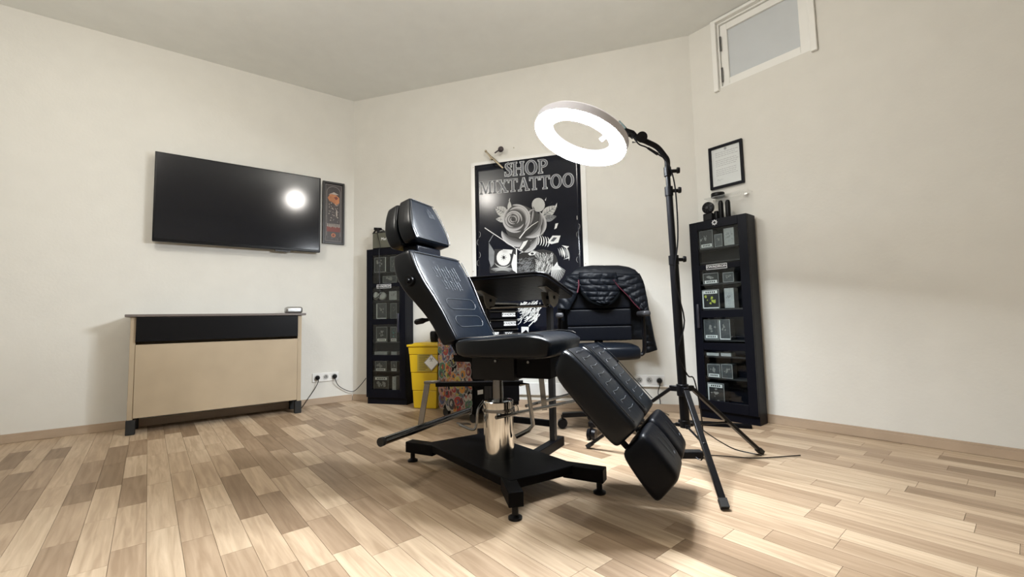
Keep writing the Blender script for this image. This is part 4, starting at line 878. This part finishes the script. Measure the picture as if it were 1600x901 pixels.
# lion face: eye, mane hatching
S([(340, 610), (400, 585), (470, 570), (560, 560), (640, 580), (670, 620), (690, 680), (640, 730), (600, 790), (480, 800), (340, 790)], 0, 5)
S([(425, 600), (460, 580), (500, 585), (480, 610), (440, 615)], 9, 4); S(ell(462, 598, 14, 10), 10, 0); crescent(440, 620, 100, 50, 200, 340, .25, 10, 3)
for k in range(230):
    x = 480+random.random()*165; y = 585+random.random()*170; a = radians(40+(x-480)*.35+random.random()*30); L = 18+random.random()*30; stroke([(x, y), (x+L*cos(a)*.5, y+L*sin(a)*.5), (x+L*cos(a+.2), y+L*sin(a+.2))], 1.5, 3+k % 4, 3 if k % 3 else 4)
for k in range(110):
    x = 350+random.random()*130; y = 630+random.random()*130; a = radians(100+random.random()*60); L = 20+random.random()*25; stroke([(x, y), (x+L*cos(a)*.5, y+L*sin(a)*.6), (x+L*cos(a+.5), y+L*sin(a+.5))], 2, 3+k % 3, 2)
# left: prism with pansy
stroke([(45, 372), (320, 555)], 4, 9, 4); S([(318, 553), (328, 553), (328, 775), (318, 775)], 9, 4); S([(118, 430), (124, 432), (84, 498), (78, 496)], 5, 2)
S([(80, 500), (130, 580), (125, 690), (100, 720), (80, 650)], 3, 2); S([(130, 560), (310, 560), (320, 770), (90, 770), (85, 720)], 2, 0)
S(ell(210, 635, 62, 70), 6, 4); S([(205, 560), (290, 565), (280, 600), (200, 590)], 6, 4); S(ell(212, 632, 10, 14), 8, 0)
for k in range(8): a = k*pi/4; stroke([(212, 632), (212+26*cos(a), 632+26*sin(a))], 2.5, 8, 0)
S([(278, 690), (300, 600), (318, 610), (318, 760), (290, 745)], 6, 4); crescent(205, 650, 80, 75, 30, 160, .18, 7, 3)
for k in range(7): crescent(200, 740+k*4, 110-k*8, 22, 190, 350, .25, 5+k % 2, 3 if k % 2 else 2)
for sx_, yy in ((-8, 410), (-8, 590), (865, 340), (865, 560)):       # side scrolls
    for k in range(2): crescent(sx_, yy+70*k+20, 16, 26, -90 if k == 0 else 90, 90 if k == 0 else 270, .15, 2, 3)
S([(852, 268), (857, 265), (859, 300), (853, 300)], 2, 3)
# lower part: beard
SB = lambda x, y: ((720+x/5.63-750)*5.63, (370+y/5.63-290)*5.63)
for k in range(120):
    t = random.random(); x = 545+t*150+random.uniform(-25, 25); y = 570+random.random()*150-t*10; a = radians(110+random.uniform(-25, 35)); L = 30+random.random()*40
    p = SB(x, y); stroke([p, (p[0]+L*.5*cos(a), p[1]+L*.5*sin(a)), (p[0]+L*cos(a+.3), p[1]+L*sin(a+.3))], 4, 3+k % 5, 4 if k % 2 else 3)
S([SB(535, 790), SB(600, 790), SB(598, 840), SB(575, 815), SB(535, 850)], 5, 4); stroke([SB(600, 785), SB(640, 745), SB(660, 735)], 5, 5, 4)
o = art.build('drawing', IM, po, smooth=False); o['label'] = 'white and grey drawing of a rose, leaves, a lion and a flower in a prism'
for px, py in ((740, 424), (915, 412), (740, 262), (916, 250)):
    x, z = PW_(px, py); b = MB(); b.lathe((x, -.006, z), [(.004, 0), (.004, .003)], axis=(0, -1, 0), n=10); b.build('tack', brass, po)

# articulated rod with ball above the poster, an ornament and no lamp
c = onplane(770, 246, A, nB); t = thing('wall_rod', c, aB, 'small brass rod with a round dark knob fixed above the poster', 'wall ornament')
def lq(px, py, y=-.05):
    n = Matrix.Rotation(aB, 3, 'Z') @ Vector((0, 1, 0)); p = onplane(px, py, c+n*y, n); return Matrix.Rotation(-aB, 3, 'Z') @ (p-c)
b = MB(); b.tube([lq(758, 235), lq(766, 244), lq(776, 253), lq(786, 263)], [.006, .009, .010, .008], 10); b.ball(lq(759, 236), .011); b.ball(lq(769, 248), .014); b.build('arm', brass, t)
b = MB(); b.tube([lq(773, 239), lq(780, 234)], .006, 8); b.ball(lq(782.5, 233), .026, (1, .7, 1)); b.build('knob', mat('dark_bronze', (.035, .025, .03), .35), t)
b = MB(); b.cyl(lq(768, 247), lq(768, 247, -.002), .008, n=12); b.lathe(lq(768, 247, -.0005), [(.016, 0), (.014, .006)], axis=(0, -1, 0), n=16); b.build('wall_mount', brass, t)
b = MB(); p = onplane(803, 231, A, nB); b.cyl(p+nB*.0005, p+nB*.012, .003, n=8); tag(b.build('nail', brass), 'small nail in the back wall right of the brass rod', 'nail')
b = MB(); p = onplane(911, 231, A, nB); b.cyl(p+nB*.0005, p+nB*.012, .004, n=8); tag(b.build('nail', brass), 'small nail in the wall seen through the ring light', 'nail')

# ------------------------------------------------------------------ left wall: television and narrow picture
tx = .325; tv = thing('television', A+dL*tx+Z*1.375, aL, 'black flat television mounted at the left, its edge beside the narrow picture', 'television')
tilt = Matrix.Rotation(radians(5), 3, 'X')
b = MB(); b.box((-.59, -.075, .345), (1.18, .035, .69)); b.build('body', plastic, tv, bevel=.004)
b = MB(); b.box((-.59, -.0935, .352), (1.155, .002, .66)); b.build('screen', mat('tv_glass', (.004, .005, .009), .12, spec=.6), tv)
b = MB(); b.box((-.59, -.028, .35), (.4, .054, .35)); b.build('wall_bracket', steel_b, tv)
b = MB(); b.box((-.30, -.07, -.006), (.12, .03, .012)); b.build('sensor_bar', gplastic, tv)
pf = thing('picture_frame', A+dL*.29+Z*1.475, aL, 'narrow tall dark picture in a black frame next to the television', 'picture')
fw_, fh_ = .197, .595
b = MB(); b.box((.009, -.012, fh_/2), (.018, .022, fh_)); b.box((fw_-.009, -.012, fh_/2), (.018, .022, fh_)); b.box((fw_/2, -.012, .009), (fw_-.036, .022, .018)); b.box((fw_/2, -.012, fh_-.009), (fw_-.036, .022, .018)); b.build('frame', mat('black_frame', (.012, .010, .010), .4), pf, bevel=.002)
b = MB(); b.box((fw_/2, -.006, fh_/2), (fw_-.034, .008, fh_-.034)); b.build('print_ground', mat('dark_brown_print', (.035, .026, .024), .45, var=.6, vscale=25), pf)
b = MB(); M5 = [mat('print_line', (.20, .18, .17), .5), mat('ember', (.42, .16, .06), .5, var=.5, vscale=30), mat('bone', (.35, .30, .26), .5, var=.4, vscale=40), mat('blood', (.16, .03, .02), .5), ink]
def pq(L, lay, mi): b.mi = mi; b.prism([Vector((x, -.0105-lay*.0003, z)) for x, z in L], (0, -.0003, 0))
cx_ = fw_/2; z_a = .50
for k in range(12):
    a, e_ = pi*k/12, pi*(k+1)/12; pq([(cx_+.062*cos(a), z_a+.055*sin(a)), (cx_+.062*cos(e_), z_a+.055*sin(e_)), (cx_+.058*cos(e_), z_a+.051*sin(e_)), (cx_+.058*cos(a), z_a+.051*sin(a))], 0, 0)
for x in (.036, .157): pq([(x, .075), (x+.004, .075), (x+.004, .50), (x, .50)], 0, 0)
for q in ([(.026, .028), (.171, .028), (.171, .031), (.026, .031)], [(.026, .565), (.171, .565), (.171, .568), (.026, .568)], [(.026, .03), (.029, .03), (.029, .566), (.026, .566)], [(.168, .03), (.171, .03), (.171, .566), (.168, .566)]): pq(q, 0, 0)
pq([(.045, .44), (.07, .485), (.115, .48), (.15, .45), (.150, .40), (.12, .375), (.09, .40), (.06, .41)], 1, 1); pq([(.10, .45), (.125, .46), (.14, .445), (.12, .425)], 2, 3); pq([(.05, .47), (.10, .50), (.145, .48), (.12, .475), (.08, .478)], 2, 2)
for k in range(46):
    x = .05+random.random()*.09; z = .21+random.random()*.18; r = random.uniform(.003, .009); pq([(x, z), (x+r, z+r*.5), (x+r*.5, z+r*1.6), (x-r*.3, z+r)], 1+k % 3, 2 if k % 3 else 0)
pq([(.122, .33), (.130, .33), (.133, .28), (.128, .255), (.120, .28)], 5, 2)
for k in range(8): pq([(.043+k*.0145, .165-.006*(k % 3)), (.052+k*.0145, .165), (.050+k*.0145, .195), (.043+k*.0145, .195)], 2, 2)
pq([(.038, .118), (.160, .118), (.160, .165), (.038, .165)], 1, 3); pq([(cx_+.02*cos(a*pi/6), .085+.02*sin(a*pi/6)) for a in range(12)], 2, 1); pq([(cx_+.012*cos(a*pi/6), .085+.012*sin(a*pi/6)) for a in range(12)], 3, 3)
for k in range(40):
    x = random.choice((random.uniform(.031, .036), random.uniform(.045, .15))); z = random.uniform(.035, .07) if x > .04 else random.uniform(.1, .5); pq([(x, z), (x+.004, z+.001), (x+.001, z+.006)], 1, 0)
b.build('illustration', M5, pf, smooth=False)

# ------------------------------------------------------------------ certificate on the right wall
cf = thing('certificate_frame', B+dR*.112+Z*1.652, aR, 'white certificate in a black frame on the right wall above the cabinet', 'frame')
fw_, fh_ = .24, .318
b = MB(); b.box((.009, -.012, fh_/2), (.018, .022, fh_)); b.box((fw_-.009, -.012, fh_/2), (.018, .022, fh_)); b.box((fw_/2, -.012, .009), (fw_-.036, .022, .018)); b.box((fw_/2, -.012, fh_-.009), (fw_-.036, .022, .018)); b.build('frame', cabm, cf, bevel=.002)
b = MB(); b.box((fw_/2, -.006, fh_/2), (fw_-.034, .008, fh_-.034)); b.build('certificate_paper', mat('certificate_sheet', (.60, .63, .63), .4), cf)
b = MB()
for k in range(13):
    z = .265-.014*k
    if k in (3, 8): continue
    x = .045
    while x < .19:
        l = random.uniform(.008, .022); b.box((x+l/2, -.0103, z), (l, .0004, .003)); x += l+.004
b.lathe((.12, -.0104, .285), [(.010, 0), (.010, .0004)], axis=(0, -1, 0), n=14); b.tube([(.05, -.0105, .06), (.06, -.0105, .068), (.068, -.0105, .056), (.08, -.0105, .066), (.09, -.0105, .06)], .0008, 5, smooth=4); tag(b.build('printed_lines', ink_g, cf), kind='stuff')

# ------------------------------------------------------------------ workbench at the left edge
wb0 = fl(470, 645); rz = radians(36.4); wb = thing('workbench', (wb0.x, wb0.y, 0), rz, 'beech-sided workbench with dark top cut by the left picture edge', 'workbench')
zt = loc2(wb.location, rz, 478, 489, -.01).z
b = MB(); b.box((-.54, .14, zt-.008), (1.14, .30, .018)); b.build('worktop', mat('taupe_top', (.14, .12, .11), .4), wb, bevel=.003)
b = MB(); b.box((-.015, .14, (.10+zt-.018)/2), (.03, .26, zt-.118)); b.box((-1.065, .14, (.10+zt-.018)/2), (.03, .26, zt-.118)); b.box((-.54, .265, (.10+zt-.018)/2), (1.02, .012, zt-.118)); b.build('side_panel', wood_l, wb, bevel=.002)
b = MB(); b.box((-.54, .12, zt-.105), (1.018, .26, .17)); b.build('drawer_unit', plastic, wb, bevel=.003)
b = MB(); b.box((-.54, .012, .36), (1.018, .016, .50)); b.build('door_panel', wood_l, wb, bevel=.002)
for x in (-.02, -1.06): 
    for y in (.03, .25): b = MB(); b.box((x, y, .05), (.05, .05, .099)); b.build('foot', rubber, wb, bevel=.004)
ms = Vector(wb.location)+Matrix.Rotation(rz, 3, 'Z') @ Vector((-.045, .12, zt+.0015)); t = thing('metal_tray', ms, rz, 'small rounded silver tin on the workbench at the left edge', 'tin')
b = MB(); b.box((0, 0, .028), (.13, .10, .055)); b.build('tin_body', mat('brushed_steel', (.42, .42, .42), .35, metal=1), t, bevel=.018, seg=4)
